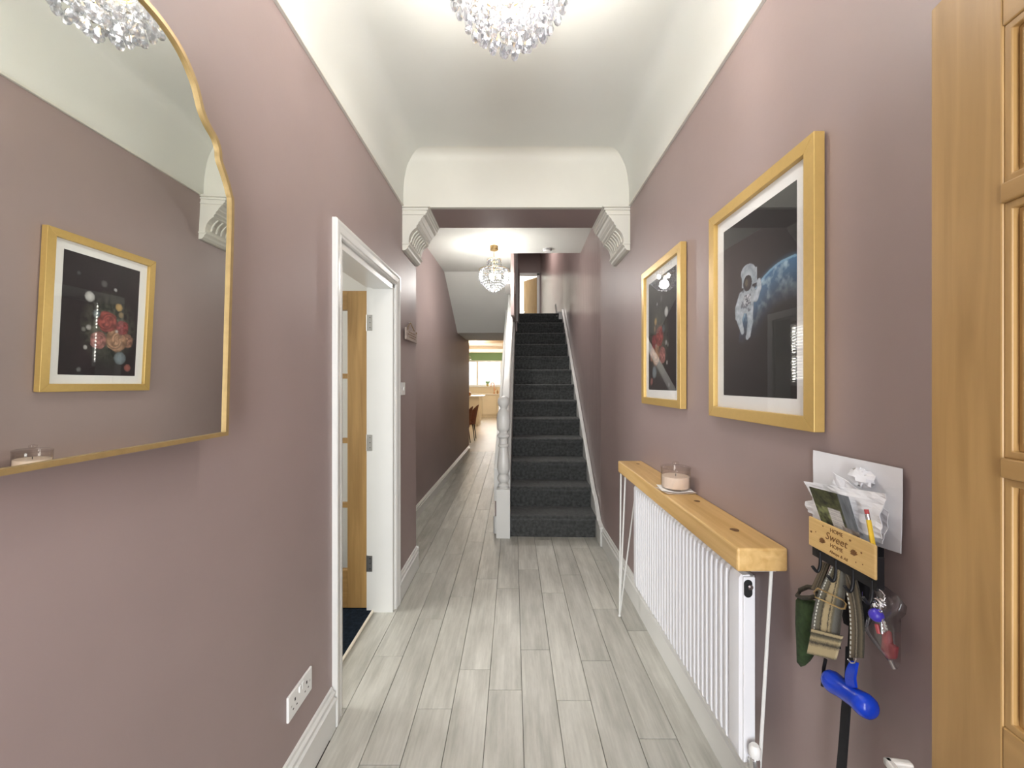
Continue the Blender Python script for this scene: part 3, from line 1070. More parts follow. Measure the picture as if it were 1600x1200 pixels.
def space_print(u, v):
    """floating astronaut before the lit rim of a planet; metres on the sheet"""
    x, y = u * .381, v * .60
    col = (.0035, .0040, .006)
    if hsh(int(u * 210), int(v * 330), 5) > .9987:
        col = (.05, .05, .06)
    R = math.hypot(x - .345, y - .15)
    if R < .25:
        t = (.25 - R) / .13
        lit = max(0, 1 - t) * max(0, min(1, (y - .19) / .12 + .15))
        n = fbm(x * 42 + 3, y * 42)
        col = lerp3(col, lerp3((.05, .17, .32), (.42, .60, .72), max(0, (n - .45) * 3.2)), lit ** 1.3)
        if R > .243:
            col = lerp3(col, (.22, .42, .58), .75 * min(1, max(0, (y - .22) / .08)))
    elif R < .262 and y > .24:
        col = lerp3(col, (.05, .12, .18), (1 - (R - .25) / .012) * .6)
    # suit: limbs first, helmet last; scale about the figure's centre
    px, py = x - .147, y - .315
    n = fbm(px * 75, py * 75, 9)
    sh = .35 + .75 * n
    suit = lerp3((.10, .15, .20), (.62, .70, .76), sh * 1.05 - .15)
    limbs = [(-.03, -.02, -.045, -.055, .022, .016), (-.045, -.055, -.030, -.088, .016, .011), (-.030, -.088, -.026, -.098, .012, .010),
             (.015, -.02, .018, -.07, .022, .015), (.018, -.07, .008, -.112, .016, .012), (.008, -.112, .002, -.118, .013, .010),
             (-.032, .022, -.058, -.012, .019, .014), (-.058, -.012, -.060, -.045, .014, .010),
             (.026, .024, .048, .004, .020, .016), (.048, .004, .066, .030, .016, .012), (.066, .030, .064, .050, .013, .011)]
    hit = 9
    for L_ in limbs:
        hit = min(hit, capsule(px, py, *L_))
    if hit < 1:
        col = lerp3(suit, (.03, .05, .07), max(0, hit - .72) * 2.2)
    if ell(px, py, -.004, .004, .043, .042) < 1:
        col = lerp3(suit, (.04, .05, .07), .15 + .5 * (n < .36))
    if abs(px - .0) < .020 and abs(py - .004) < .018:
        col = lerp3((.05, .06, .08), (.65, .70, .74), 1.6 * vnoise(px * 260, py * 260, 3) - .35)
    # backpack and helmet
    if ell(px, py, .008, .092, .044, .030, -.25) < 1 or (abs(px - .012) < .042 and .05 < py < .10):
        col = lerp3(suit, (.05, .07, .09), .15)
    h = ell(px, py, .004, .070, .031, .037)
    if h < 1:
        col = lerp3((.70, .76, .80), (.30, .37, .42), h)
    vz = ell(px, py, .003, .060, .0245, .0265)
    if vz < 1:
        col = lerp3((.045, .040, .032), (.006, .007, .009), vz * 1.2)
        if ell(px, py, -.003, .062, .008, .012) < 1:
            col = (.10, .085, .05)
    return col


BALLS = [(.325, .665, .062, (.62, .62, .60)), (.655, .770, .022, (.50, .50, .50)), (.715, .620, .05, (.55, .36, .14)), (.18, .84, .024, (.10, .10, .11)),
         (.50, .80, .045, (.12, .12, .12)), (.33, .405, .033, (.45, .44, .42)), (.27, .385, .03, (.22, .22, .20)), (.30, .235, .027, (.52, .52, .50)), (.765, .160, .085, (.22, .27, .30)),
         (.42, .53, .05, (.13, .17, .19)), (.75, .555, .04, (.30, .22, .12)), (.70, .40, .022, (.55, .50, .45)), (.235, .045, .028, (.20, .20, .20)), (.88, .075, .05, (.36, .12, .10))]
FLOWERS = [(.565, .475, .135, (.42, .10, .09)), (.775, .440, .095, (.38, .075, .08)), (.705, .320, .15, (.55, .32, .20)), (.85, .325, .095, (.42, .22, .15)),
           (.46, .305, .11, (.52, .22, .20))]


def flower_print(u, v):
    """dark still life of roses and floating glass balls; u runs from the passage side"""
    u = 1 - u
    n = fbm(u * 5, v * 6, 4)
    col = lerp3((.004, .004, .006), (.018, .010, .016), n)
    g = math.hypot((u - .60) / .40, (v - .42) / .34)
    if g < 1:
        m = fbm(u * 26, v * 34, 8)
        col = lerp3(col, lerp3((.006, .010, .008), (.15, .155, .115), m * 1.9 - .5), min(1, 1.5 * (1 - g)))
    for (cx, cy, R, c) in FLOWERS[::-1]:
        dx, dy = (u - cx), (v - cy) * 1.45
        rr = math.hypot(dx, dy) / R
        a = math.atan2(dy, dx)
        wob = 1 + .04 * math.sin(5 * a + cx * 30) + .10 * (vnoise(a * 3 + 9, cx * 40, 3) - .5)
        if rr < wob:
            pet = .5 + .5 * math.sin(14 * rr + 3.2 * math.sin(a * 2 + rr * 5))
            col = lerp3(tuple(q * .22 for q in c), tuple(min(1, q * 1.35) for q in c), (.2 + .8 * pet * fbm(u * 30, v * 40, 12) * 1.6) * (1.05 - .55 * rr))
    for (cx, cy, R, c) in BALLS:
        rr = math.hypot(u - cx, (v - cy) * 1.45) / R
        if rr < 1:
            m = fbm(u * 60, v * 60, 2)
            col = lerp3(c, tuple(q * .25 for q in c), rr ** 2 * .7 + .5 * (m - .5))
    return col


def picture(y0, y1, z0, z1, label, fn, nx, nz):
    """y0 near end, y1 far end along the right wall"""
    t = thing('framed_picture', (XR, (y0 + y1) / 2, z0), label, 'picture', 'gold-framed pictures on the mauve wall')
    fw = .038
    O = [(y0, z0), (y1, z0), (y1, z1), (y0, z1)]
    I = [(y0 + fw, z0 + fw), (y1 - fw, z0 + fw), (y1 - fw, z1 - fw), (y0 + fw, z1 - fw)]
    I2 = [(y0 + fw - .006, z0 + fw - .006), (y1 - fw + .006, z0 + fw - .006), (y1 - fw + .006, z1 - fw + .006), (y0 + fw - .006, z1 - fw + .006)]
    for i in range(4):
        j = (i + 1) % 4
        mb = MB()
        vs = [(XR - q, *p) for q in (.004, .032) for p in (O[i], O[j], I[j], I[i])]
        mb.add(vs, [(0, 1, 2, 3), (7, 6, 5, 4), (0, 4, 5, 1), (1, 5, 6, 2), (2, 6, 7, 3), (3, 7, 4, 0)])
        mb.build('frame_bar', 'gold', t, bevel=.0015)
    mb = MB()
    mb.box(XR - .016, XR - .006, y0 + fw - .004, y1 - fw + .004, z0 + fw - .004, z1 - fw + .004)
    mb.build('mount', 'mount', t)
    mw = .044
    a0, a1, b0, b1 = y0 + fw + mw, y1 - fw - mw, z0 + fw + mw, z1 - fw - mw
    vs, fs, cols = [], [], []
    for j in range(nz + 1):
        for i in range(nx + 1):
            u, v = i / nx, j / nz
            vs.append((XR - .0165, a1 + (a0 - a1) * u, b0 + (b1 - b0) * v))
            cols.append(fn(u, v))
    for j in range(nz):
        for i in range(nx):
            k = j * (nx + 1) + i
            fs.append((k, k + 1, k + nx + 2, k + nx + 1))
    mb = MB()
    mb.add(vs, fs)
    o = mb.build('print', 'ink', t)
    at = o.data.color_attributes.new('ink', 'FLOAT_COLOR', 'POINT')
    flat = []
    for c in cols:
        flat += [c[0], c[1], c[2], 1.0]
    at.data.foreach_set('color', flat)
    MB().box(XR - .0225, XR - .0205, y0 + fw - .003, y1 - fw + .003, z0 + fw - .003, z1 - fw + .003).build('glass', 'picture_glass', t)
    return t


picture(1.007, 1.550, 1.307, 2.073, 'gold-framed print of an astronaut floating before a blue planet', space_print, 190, 300)
picture(1.812, 2.362, 1.316, 2.082, 'gold-framed dark still life print of roses and glass balls', flower_print, 110, 160)

# ================================================================== MIRROR ON THE LEFT WALL
MXR = -.708
mr = thing('arched_mirror', (MXR, .70, 1.305), 'ogee-arched mirror in a slim gold frame on the mauve wall', 'mirror')
half = [(.97, 1.305), (.97, 1.60), (.97, 1.85), (.962, 1.893), (.944, 1.928), (.928, 1.952), (.924, 1.974), (.911, 1.996), (.888, 2.012), (.872, 2.030), (.864, 2.048),
        (.849, 2.078), (.815, 2.114), (.766, 2.135), (.70, 2.142)]
cur = [half[0]] + catmull(half[1:], 5)
outl = cur + [(1.40 - p[0], p[1]) for p in cur[-2::-1]]


def inset(poly, w):
    n = len(poly)
    out = []
    area = sum(poly[i][0] * poly[(i + 1) % n][1] - poly[(i + 1) % n][0] * poly[i][1] for i in range(n))
    sg = 1 if area > 0 else -1
    for i in range(n):
        p0, p1, p2 = Vector(poly[i - 1]), Vector(poly[i]), Vector(poly[(i + 1) % n])
        e1, e2 = (p1 - p0).normalized(), (p2 - p1).normalized()
        n1, n2 = Vector((-e1.y, e1.x)) * sg, Vector((-e2.y, e2.x)) * sg
        bis = (n1 + n2)
        bis = bis / max(.5, bis.length_squared / 2)
        out.append((p1.x + bis.x * w, p1.y + bis.y * w))
    return out


inl = inset(outl, .009)
mb = MB()
mb.ring(outl, inl, 'x', MXR - .014, MXR + .012)
mb.build('mirror_frame', 'gold_dark', mr, smooth=35)
mb = MB()
mb.prism(inset(outl, .007), 'x', MXR + .0, MXR + .006)
mb.build('mirror_glass', 'mirror', mr)
mr.rotation_euler = (0, math.radians(1.5), 0)

# ================================================================== RADIATOR
RX0, RX1 = .675, .722          # front face, back of the panel
RY0, RY1 = 1.185, 2.245
RZ_0, RZ_1 = .300, .858
ra = thing('radiator', (.70, (RY0 + RY1) / 2, 0), 'white ribbed panel radiator below the wooden shelf', 'radiator')
pitch = .0318
prof = [(RX1 - .012, RY0 + .006), (RX0 + .012, RY0 + .004), (RX0 + .004, RY0 + .010), (RX0 + .001, RY0 + .024), (RX0 + .001, RY0 + .05)]
y = RY0 + .058
while y < RY1 - .055:
    prof += [(RX0 + .001, y), (RX0 + .0125, y + .0055), (RX0 + .0125, y + .0150), (RX0 + .001, y + .0205)]
    y += pitch
prof += [(RX0 + .001, RY1 - .024), (RX0 + .004, RY1 - .010), (RX0 + .012, RY1 - .004), (RX1 - .012, RY1 - .006)]
mb = MB()
n = len(prof)
lv = [(RZ_0, .010), (RZ_0 + .012, .002), (RZ_0 + .03, 0), (RZ_1 - .03, 0), (RZ_1 - .012, .002), (RZ_1, .010)]
vs = []
for li, (z, inn) in enumerate(lv):
    flat = li in (0, 1, 4, 5)
    for (x, yy) in prof:
        vs.append(((max(x, RX0 + .001) if not flat else (max(RX0 + .001 + inn, min(x, RX0 + .004 + inn) if x < RX0 + .0130 and (RY0 + .03) < yy < (RY1 - .03) else x))), yy, z))
fs = []
for li in range(len(lv) - 1):
    for i in range(n - 1):
        fs.append((li * n + i, li * n + i + 1, (li + 1) * n + i + 1, (li + 1) * n + i))
fs.append(tuple(range(n)))
fs.append(tuple((len(lv) - 1) * n + i for i in range(n))[::-1])
fs += [(li * n, (li + 1) * n, (li + 2) * n - 1, (li + 1) * n - 1) for li in range(len(lv) - 1)]
mb.add(vs, fs)
mb.build('panel', 'radiator', ra, smooth=35)
for yy, s in ((RY0, 1), (RY1, -1)):
    mb = MB()
    mb.box(RX0 + .012, RX1, min(yy - .002 * s, yy + .012 * s), max(yy - .002 * s, yy + .012 * s), RZ_0, RZ_1 - .004)
    ec = mb.build('end_cap', 'radiator', ra, bevel=.003)
    if s > 0:
        sl = MB()
        pts = []
        for k in range(24):
            a = 2 * PI * k / 24
            pts.append((.700 + .0125 * math.cos(a), RZ_1 - .038 + (.014 if math.sin(a) > 0 else -.014) + .0125 * math.sin(a)))
        sl.prism(pts, 'y', RY0 - .0032, RY0 - .0018)
        sl.build('slot', 'hole', ec)
        bp_ = MB()
        bp_.tube([(.702, RY0 - .012, RZ_1 - .030), (.702, RY0 + .004, RZ_1 - .030)], .008, 12)
        bp_.tube([(.702, RY0 - .016, RZ_1 - .030), (.702, RY0 - .010, RZ_1 - .030)], .005, 6)
        bp_.build('bleed_plug', 'chrome', ec, smooth=40)
for yb in (RY0 + .12, RY1 - .15):
    MB().box(RX1, XR - .002, yb, yb + .03, .40, .80).build('wall_bracket', 'radiator', ra)
for yy in (RY0 - .03,):
    mb = MB()
    s = 1 if yy < RY0 else -1
    mb.tube([(.703, yy, 0), (.703, yy, .285)], .0075, 12)
    pp = mb.build('pipe', 'radiator', ra, smooth=40)
    mb = MB()
    mb.lathe([(.010, .285), (.014, .292), (.016, .31), (.014, .318), (.014, .335), (.010, .345)], .703, yy, 14)
    mb.tube([(.703, yy, .322), (.703, yy + .045 * s, .322)], .009, 12)
    vv = mb.build('valve', 'chrome', ra, smooth=40)
    mb = MB()
    mb.lathe([(.013, .345), (.016, .350), (.016, .372), (.010, .380)], .703, yy, 14)
    mb.build('valve_cap', 'plastic', vv, smooth=40)

# ================================================================== SHELF OVER THE RADIATOR
SX0, SX1, SY0, SY1, SZ0, SZ1 = .648, XR - .001, 1.146, 2.455, .887, .955
sh = thing('radiator_shelf', (.72, (SY0 + SY1) / 2, 0), 'chunky waxed pine shelf on white hairpin legs over the radiator', 'shelf')
top = MB().box(SX0, SX1, SY0, SY1, SZ0, SZ1).build('shelf_top', 'shelf', sh, bevel=.006)
for kx, ky, kr in ((.721, 1.292, .0135), (.746, 1.609, .0115), (.742, 2.36, .010)):
    kp = [(kx + kr * (1 + .12 * math.sin(3 * t)) * math.cos(t), ky + kr * 1.15 * math.sin(t)) for t in [2 * PI * q / 20 for q in range(20)]]
    MB().prism(kp, 'z', SZ1 - .002, SZ1 + .0002).build('knot', 'knot', top)
for yf, s in ((SY1 - .02, -1), (SY0 + .03, 1)):
    if s < 0:
        foot = (.652, yf, .010)
        tops = [(.664, yf + .010, SZ0), (.676, yf - .045, SZ0), (.765, yf - .005, SZ0)]
    else:
        foot = (.712, yf - .002, .010)
        tops = [(.757, yf - .012, SZ0), (.700, yf + .06, SZ0)]
    mb = MB()
    for tp in tops:
        mb.tube([tp, (foot[0] + (tp[0] - foot[0]) * .03, foot[1] + (tp[1] - foot[1]) * .03, .03), foot], .0052, 8)
    mb.sphere((foot[0], foot[1], .009), .009, 10, 6)
    lg = mb.build('hairpin_leg', 'gloss', sh, smooth=50)
    mb = MB()
    mb.box(min(t_[0] for t_ in tops) - .008, max(t_[0] for t_ in tops) + .008, min(t_[1] for t_ in tops) - .008, max(t_[1] for t_ in tops) + .008, SZ0 - .003, SZ0)
    mb.build('leg_plate', 'gloss', lg)

# ---- candle jar on its cards
JX, JY = .722, 1.765


def card(label, cx, cy, z, hx, hy, a, cmat, bend):
    mb = MB()
    ca, sa = math.cos(a), math.sin(a)
    vs, fs = [], []
    nn = 6
    for t_ in (0, .0012):
        for i in range(nn + 1):
            for s in (-1, 1):
                u = -hx + 2 * hx * i / nn
                w_ = s * hy
                vs.append((cx + u * ca - w_ * sa, cy + u * sa + w_ * ca, z + t_ + bend * (1 + math.cos(PI * 2 * i / nn)) * .5 * (1 if s < 0 else .4)))
    k = 2 * (nn + 1)
    for i in range(nn):
        q = i * 2
        fs += [(q, q + 1, q + 3, q + 2), (k + q, k + q + 2, k + q + 3, k + q + 1), (q, q + 2, k + q + 2, k + q), (q + 1, k + q + 1, k + q + 3, q + 3)]
    fs += [(0, k, k + 1, 1), (2 * nn, 2 * nn + 1, k + 2 * nn + 1, k + 2 * nn)]
    mb.add(vs, fs)
    return tag(mb.build('card', cmat), label, 'card', 'cards under the candle jar')


card('cream folded card lying flat under the candle jar', .722, 1.765, SZ1 + .0005, .066, .058, .1, 'wax', .003)
card('white printed card with curled corners under the candle jar', .718, 1.768, SZ1 + .006, .066, .060, -.16, 'mount', .007)
jz = SZ1 + .0085
ja = thing('candle_jar', (JX, JY, jz), 'clear lidded glass candle jar with cream wax', 'candle')
R = .062
MB().lathe([(.046, 0), (R - .004, .004), (R, .014), (R, .092), (R - .003, .092), (R - .003, .014), (R - .006, .007), (.001, .006)], JX, JY, 32, jz).build('glass_jar', 'jar', ja, smooth=40)
MB().lathe([(.001, .008), (R - .008, .009), (R - .004, .015), (R - .004, .058), (R - .008, .060), (.02, .058), (.001, .057)], JX, JY, 32, jz).build('wax', 'wax', ja, smooth=40)
MB().tube([(JX, JY, jz + .055), (JX + .001, JY, jz + .068)], .0012, 6).build('wick', 'black', ja)
lid = MB().lathe([(.001, .094), (R, .093), (R + .001, .098), (R - .004, .101), (.020, .103), (.010, .106), (.001, .106)], JX, JY, 32, jz).build('lid', 'jar', ja, smooth=40)
MB().lathe([(.008, .106), (.014, .112), (.013, .120), (.001, .123)], JX, JY, 16, jz).build('lid_knob', 'jar', lid, smooth=40)

# ================================================================== SOCKET, SWITCH, HANGING SIGN
so = thing('double_socket', (XL, 1.395, .30), 'white double wall socket above the skirting', 'socket')
MB().box(XL, XL + .009, 1.318, 1.472, .300, .386).build('faceplate', 'plastic', so, bevel=.003)
for cy in (1.357, 1.433):
    mb = MB()
    mb.box(XL + .0088, XL + .0096, cy - .003, cy + .003, .348, .358)
    mb.box(XL + .0088, XL + .0096, cy - .014, cy - .008, .326, .330)
    mb.box(XL + .0088, XL + .0096, cy + .008, cy + .014, .326, .330)
    mb.build('pin_holes', 'hole', so)
for cy in (1.386, 1.404):
    MB().box(XL + .008, XL + .013, cy - .006, cy + .006, .355, .376).build('rocker', 'plastic', so, bevel=.001)
for cy in (1.335, 1.455):
    MB().box(XL + .0088, XL + .0094, cy - .003, cy + .003, .341, .347).build('screw', 'steel', so)
sw = thing('light_switch', (XL, 2.72, 1.35), 'white single light switch beside the door frame', 'switch')
MB().box(XL, XL + .009, 2.655, 2.741, 1.355, 1.441).build('faceplate', 'plastic', sw, bevel=.003)
MB().box(XL + .008, XL + .014, 2.692, 2.704, 1.386, 1.410).build('rocker', 'plastic', sw, bevel=.001)
for cy in (2.668, 2.728):
    MB().box(XL + .0088, XL + .0094, cy - .003, cy + .003, 1.395, 1.401).build('screw', 'steel', sw)

sg = thing('hanging_sign', (XL, 2.86, 1.735), 'small whitewashed wooden sign hanging from twine', 'sign')
MB().box(XL + .012, XL + .024, 2.715, 3.02, 1.738, 1.820).build('board', 'driftwood', sg, bevel=.002)
mb = MB()
for zz, w_ in ((1.795, .09), (1.778, .11), (1.761, .07)):
    yy = 2.865 - w_
    while yy < 2.865 + w_:
        l_ = .012 + .02 * random.random()
        mb.box(XL + .0238, XL + .0246, yy, yy + l_, zz - .003, zz + .003)
        yy += l_ + .008
mb.build('lettering', 'burnt', sg)
MB().tube([(XL + .018, 2.745, 1.812), (XL + .012, 2.865, 1.872), (XL + .018, 2.985, 1.812)], .0035, 6).build('twine', 'twine', sg)
MB().tube([(XL, 2.865, 1.874), (XL + .018, 2.865, 1.874)], .003, 6).build('nail', 'steel', sg)
for yy in (2.745, 2.985):
    MB().sphere((XL + .022, yy, 1.812), .008, 8, 6).build('knot', 'twine', sg)

# ================================================================== FRONT DOOR, OPEN AGAINST THE RIGHT
FD = thing('door_2', (.66, .627, 0), 'oak front door with glazed panes swung open beside the mail rack', 'door', kind='structure')


def dpart(mb, name, m, parent=None, **k):
    o = mb.build(name, m, None, **k)
    o.parent = parent if parent is not None else FD
    return o


TH = .044
PX = [.106, .40, .694]             # edges of the two columns of panes
dpart(MB().box(0, .106, 0, TH, .01, 2.02), 'stile', 'oak', bevel=.002)
dpart(MB().box(.694, .80, 0, TH, .01, 2.02), 'stile', 'oak', bevel=.002)
for z0, z1 in ((1.90, 2.02), (.76, .98), (.01, .22)):
    dpart(MB().box(.106, .694, 0, TH, z0, z1), 'rail', 'oak_h', bevel=.002)
PZ = [.98, 1.32, 1.68, 1.90]
for z in PZ[1:-1]:
    dpart(MB().box(.106, .694, -.003, TH - .004, z - .013, z + .013), 'glazing_bar', 'oak_h', bevel=.002)
dpart(MB().box(.387, .413, -.002, TH - .004, .98, 1.90), 'glazing_bar', 'oak', bevel=.002)


def beading(x0, x1, z0, z1):
    """stepped moulding round a pane, falling back to the glass"""
    for i, (w0, w1, y) in enumerate(((0, .010, .002), (.010, .017, .009), (.017, .026, .006), (.026, .033, .014))):
        O = [(x0 + w0, z0 + w0), (x1 - w0, z0 + w0), (x1 - w0, z1 - w0), (x0 + w0, z1 - w0)]
        I = [(x0 + w1, z0 + w1), (x1 - w1, z0 + w1), (x1 - w1, z1 - w1), (x0 + w1, z1 - w1)]
        mb = MB()
        mb.ring(O, I, 'y', y, .022)
        dpart(mb, 'beading', 'oak', bevel=.0015)


for j in range(3):
    z0 = PZ[j] + (.013 if j else 0)
    z1 = PZ[j + 1] - (.013 if j < 2 else 0)
    for i in range(2):
        x0 = PX[i] + (.013 if i else 0)
        x1 = PX[i + 1] - (.013 if i == 0 else 0)
        beading(x0, x1, z0, z1)
        dpart(MB().box(x0 + .028, x1 - .028, .020, .024, z0 + .028, z1 - .028), 'pane', 'pane')
for x0, x1 in ((.106, .387), (.413, .694)):
    mb = MB().box(x0, x1, .014, .030, .22, .76)
    mb.box(x0 + .05, x1 - .05, .006, .030, .27, .71)
    dpart(mb, 'panel', 'oak', bevel=.004)
dpart(MB().box(.387, .413, 0, TH, .22, .76), 'mullion', 'oak', bevel=.002)
hz = .836
mb = MB()
mb.tube([(.060, 0, hz - .012), (.060, -.008, hz - .012)], .025, 24)
hp = dpart(mb, 'handle_rose', 'chrome', bevel=.002)
mb = MB()
mb.tube([(.060, -.004, hz - .009), (.060, -.058, hz - .009)], .008, 12)
mb.box(.000, .120, -.068, -.057, hz - .015, hz - .003)
mb.box(.000, .011, -.068, -.030, hz - .015, hz - .003)
dpart(mb, 'lever', 'nickel', hp, bevel=.003)
FD.rotation_euler = (0, 0, math.atan2(-math.cos(math.radians(9)), -math.sin(math.radians(9))))

# ================================================================== CHANDELIERS
def bead_mesh(name, r, L, seg=6):
    mb = MB()
    mb.lathe([(.0002, L / 2), (r * .75, L * .28), (r, 0.0), (r * .75, -L * .28), (.0002, -L / 2)], 0, 0, seg)
    return mb


def drop_mesh(name, r, L, seg=6):
    mb = MB()
    mb.lathe([(.0002, L / 2), (r * .45, L * .25), (r, -L * .16), (r * .7, -L * .38), (.0002, -L / 2)], 0, 0, seg)
    return mb


CX, CY = -.012, 1.262
ch = thing('crystal_chandelier', (CX, CY, ZC), 'large tiered crystal chandelier with long clear drops near the beam', 'chandelier', 'crystal chandeliers in the hall')
MB().lathe([(.06, 0), (.06, -.018), (.05, -.028), (.008, -.032)], CX, CY, 24, ZC - .001).build('canopy', 'brass', ch, smooth=40)
MB().tube([(CX, CY, ZC - .03), (CX, CY, 2.60)], .006, 8).build('stem', 'brass', ch, smooth=40)
tiers = [(.05, 2.682, 8, 3), (.095, 2.700, 15, 3), (.138, 2.748, 22, 3), (.182, 2.776, 28, 2), (.110, 2.90, 16, 2)]
for R, zt, nn, _ in tiers:
    mb = MB()
    mb.tube([(CX + R * math.cos(2 * PI * k / 36), CY + R * math.sin(2 * PI * k / 36), zt) for k in range(36)], .004, 6, True)
    for a in (0, PI / 2, PI, 3 * PI / 2):
        mb.tube([(CX, CY, zt), (CX + R * math.cos(a), CY + R * math.sin(a), zt)], .003, 6)
    mb.build('ring', 'brass', ch, smooth=60)
b0 = bead_mesh('b', .0125, .030).build('crystal', 'crystal', None)
d0 = drop_mesh('d', .0145, .058).build('crystal', 'crystal', None)
used = {0: False, 1: False}


def put(src, idx, p, rz):
    if not used[idx]:
        used[idx] = True
        src.parent = ch
        src.location = Vector(p) - ch.location
        src.rotation_euler = (0, 0, rz)
        return
    inst(src, ch, p, (random.uniform(-.06, .06), random.uniform(-.06, .06), rz))


for R, zt, nn, nb in tiers:
    for k in range(nn):
        a = 2 * PI * (k + .3 * random.random()) / nn
        x, y = CX + R * math.cos(a), CY + R * math.sin(a)
        z = zt - .006
        for b in range(nb):
            put(b0, 0, (x, y, z - .016), random.random() * 3)
            z -= .033
        jit = random.uniform(-.006, .006)
        put(d0, 1, (x, y, z - .031 + jit), random.random() * 3)
# the middle string hangs lowest
for b in range(3):
    put(b0, 0, (CX, CY, 2.622 - .033 * b), b)
put(d0, 1, (CX, CY, 2.507), 0)
for k in range(4):
    a = PI / 4 + k * PI / 2
    x, y = CX + .07 * math.cos(a), CY + .07 * math.sin(a)
    MB().sphere((x, y, 2.735), .016, 10, 8, 1.5).build('bulb', 'bulb', ch, smooth=80)
CH_POWER = 23
for k in range(2):
    point_light('chandelier_light', (.07 * (1 - 2 * k), 0, 2.70 - ZC), CH_POWER, (1.0, .95, .90), .05, ch)

# rear chandelier: hundreds of small beads in tiers
KX, KY = -.225, 4.66
c2 = thing('crystal_chandelier', (KX, KY, ZR), 'small globe-shaped bead chandelier hanging from a brass rod by the stairs', 'chandelier', 'crystal chandeliers in the hall')
MB().lathe([(.048, 0), (.048, -.045), (.044, -.05), (.006, -.052)], KX, KY, 24, ZR - .001).build('canopy', 'brass', c2, smooth=40)
MB().tube([(KX, KY, ZR - .05), (KX, KY, 2.66)], .005, 8).build('stem', 'brass', c2, smooth=40)
rows = [(.070, 2.875, 12), (.082, 2.855, 14), (.082, 2.832, 14), (.080, 2.808, 14), (.120, 2.780, 20), (.160, 2.755, 26), (.172, 2.728, 28), (.176, 2.702, 28), (.176, 2.676, 28),
        (.170, 2.650, 28), (.156, 2.624, 26), (.135, 2.600, 22), (.112, 2.578, 18), (.090, 2.556, 14), (.062, 2.536, 10), (.030, 2.524, 5)]
mb = MB()
for R, z, nn in rows:
    nn = int(nn * 1.45)
    for k in range(nn):
        a = 2 * PI * (k + random.random() * .3) / nn
        s = .0070 + .0025 * random.random()
        mb.lathe([(.0002, s * 1.25), (s, 0), (.0002, -s * 1.25)], KX + R * math.cos(a), KY + R * math.sin(a), 6, z)
tag(mb.build('crystal_beads', 'crystal_small', c2), kind='stuff')
for R, z in ((.082, 2.885), (.082, 2.795), (.176, 2.765)):
    MB().tube([(KX + R * math.cos(2 * PI * k / 32), KY + R * math.sin(2 * PI * k / 32), z) for k in range(32)], .003, 6, True).build('ring', 'brass', c2, smooth=60)
for k in range(3):
    a = k * 2 * PI / 3
    MB().sphere((KX + .06 * math.cos(a), KY + .06 * math.sin(a), 2.69), .02, 10, 8, 1.4).build('bulb', 'bulb', c2, smooth=80)
point_light('chandelier_light', (0, 0, 2.60 - ZR), 26, (1, .97, .93), .05, c2)

# smoke alarm
al = thing('smoke_alarm', (.405, 4.76, ZR), 'white smoke alarm on the ceiling by the stairwell', 'smoke alarm')
MB().lathe([(.052, 0), (.052, -.012), (.046, -.030), (.020, -.036), (.0005, -.036)], .405, 4.76, 24, ZR).build('body', 'plastic', al, smooth=40)
MB().lathe([(.053, -.014), (.053, -.018)], .405, 4.76, 24, ZR).build('vent', 'hole', al)

# ================================================================== LETTER RACK AND WHAT IT HOLDS
PXF = .715                         # front of the wooden plaque
lr = thing('letter_rack', (XR, .875, 1.02), 'black metal letter rack fronted by an engraved bamboo plaque', 'letter rack')
MB().box(PXF, PXF + .006, .784, .962, 1.041, 1.111).build('plaque', 'bamboo', lr, bevel=.003)
plq = lr.children[0]
mb = MB()
mb.box(PXF + .007, PXF + .010, .788, .958, 1.018, 1.105)
mb.box(PXF + .010, XR - .012, .855, .945, 1.018, 1.022)
mb.box(XR - .012, XR - .001, .85, .950, 1.018, 1.09)
mb.box(PXF + .010, PXF + .022, .788, .791, 1.02, 1.085)
mb.box(PXF + .010, PXF + .022, .955, .958, 1.02, 1.085)
mb.build('rack', 'black', lr)
for yy in (.80, .845, .89, .935):
    hk = [(PXF + .0085, yy, 1.035), (PXF + .0085, yy, 1.010), (PXF + .006, yy, .994), (PXF + .000, yy, .988), (PXF - .010, yy, 1.000)]
    MB().tube(catmull(hk, 4), .0035, 8).build('hook', 'black', lr, smooth=60)


def text_on(parent, body, size, y, z, X, m='burnt', shear=0.0, name='lettering'):
    cu = bpy.data.curves.new('t', 'FONT')
    cu.body = body
    cu.size = size
    cu.align_x = 'CENTER'
    cu.align_y = 'CENTER'
    cu.extrude = .0003
    cu.shear = shear
    cu.resolution_u = 3
    to = bpy.data.objects.new('t', cu)
    C.objects.link(to)
    dg = bpy.context.evaluated_depsgraph_get()
    me = bpy.data.meshes.new_from_object(to.evaluated_get(dg))
    bpy.data.objects.remove(to)
    o0 = wloc(parent)
    for v_ in me.vertices:
        p = v_.co.copy()
        v_.co = (X - p.z - o0.x, y - p.x - o0.y, z + p.y - o0.z)
    me.materials.clear()
    me.materials.append(M[m])
    o = bpy.data.objects.new(name, me)
    C.objects.link(o)
    o.parent = parent
    return o


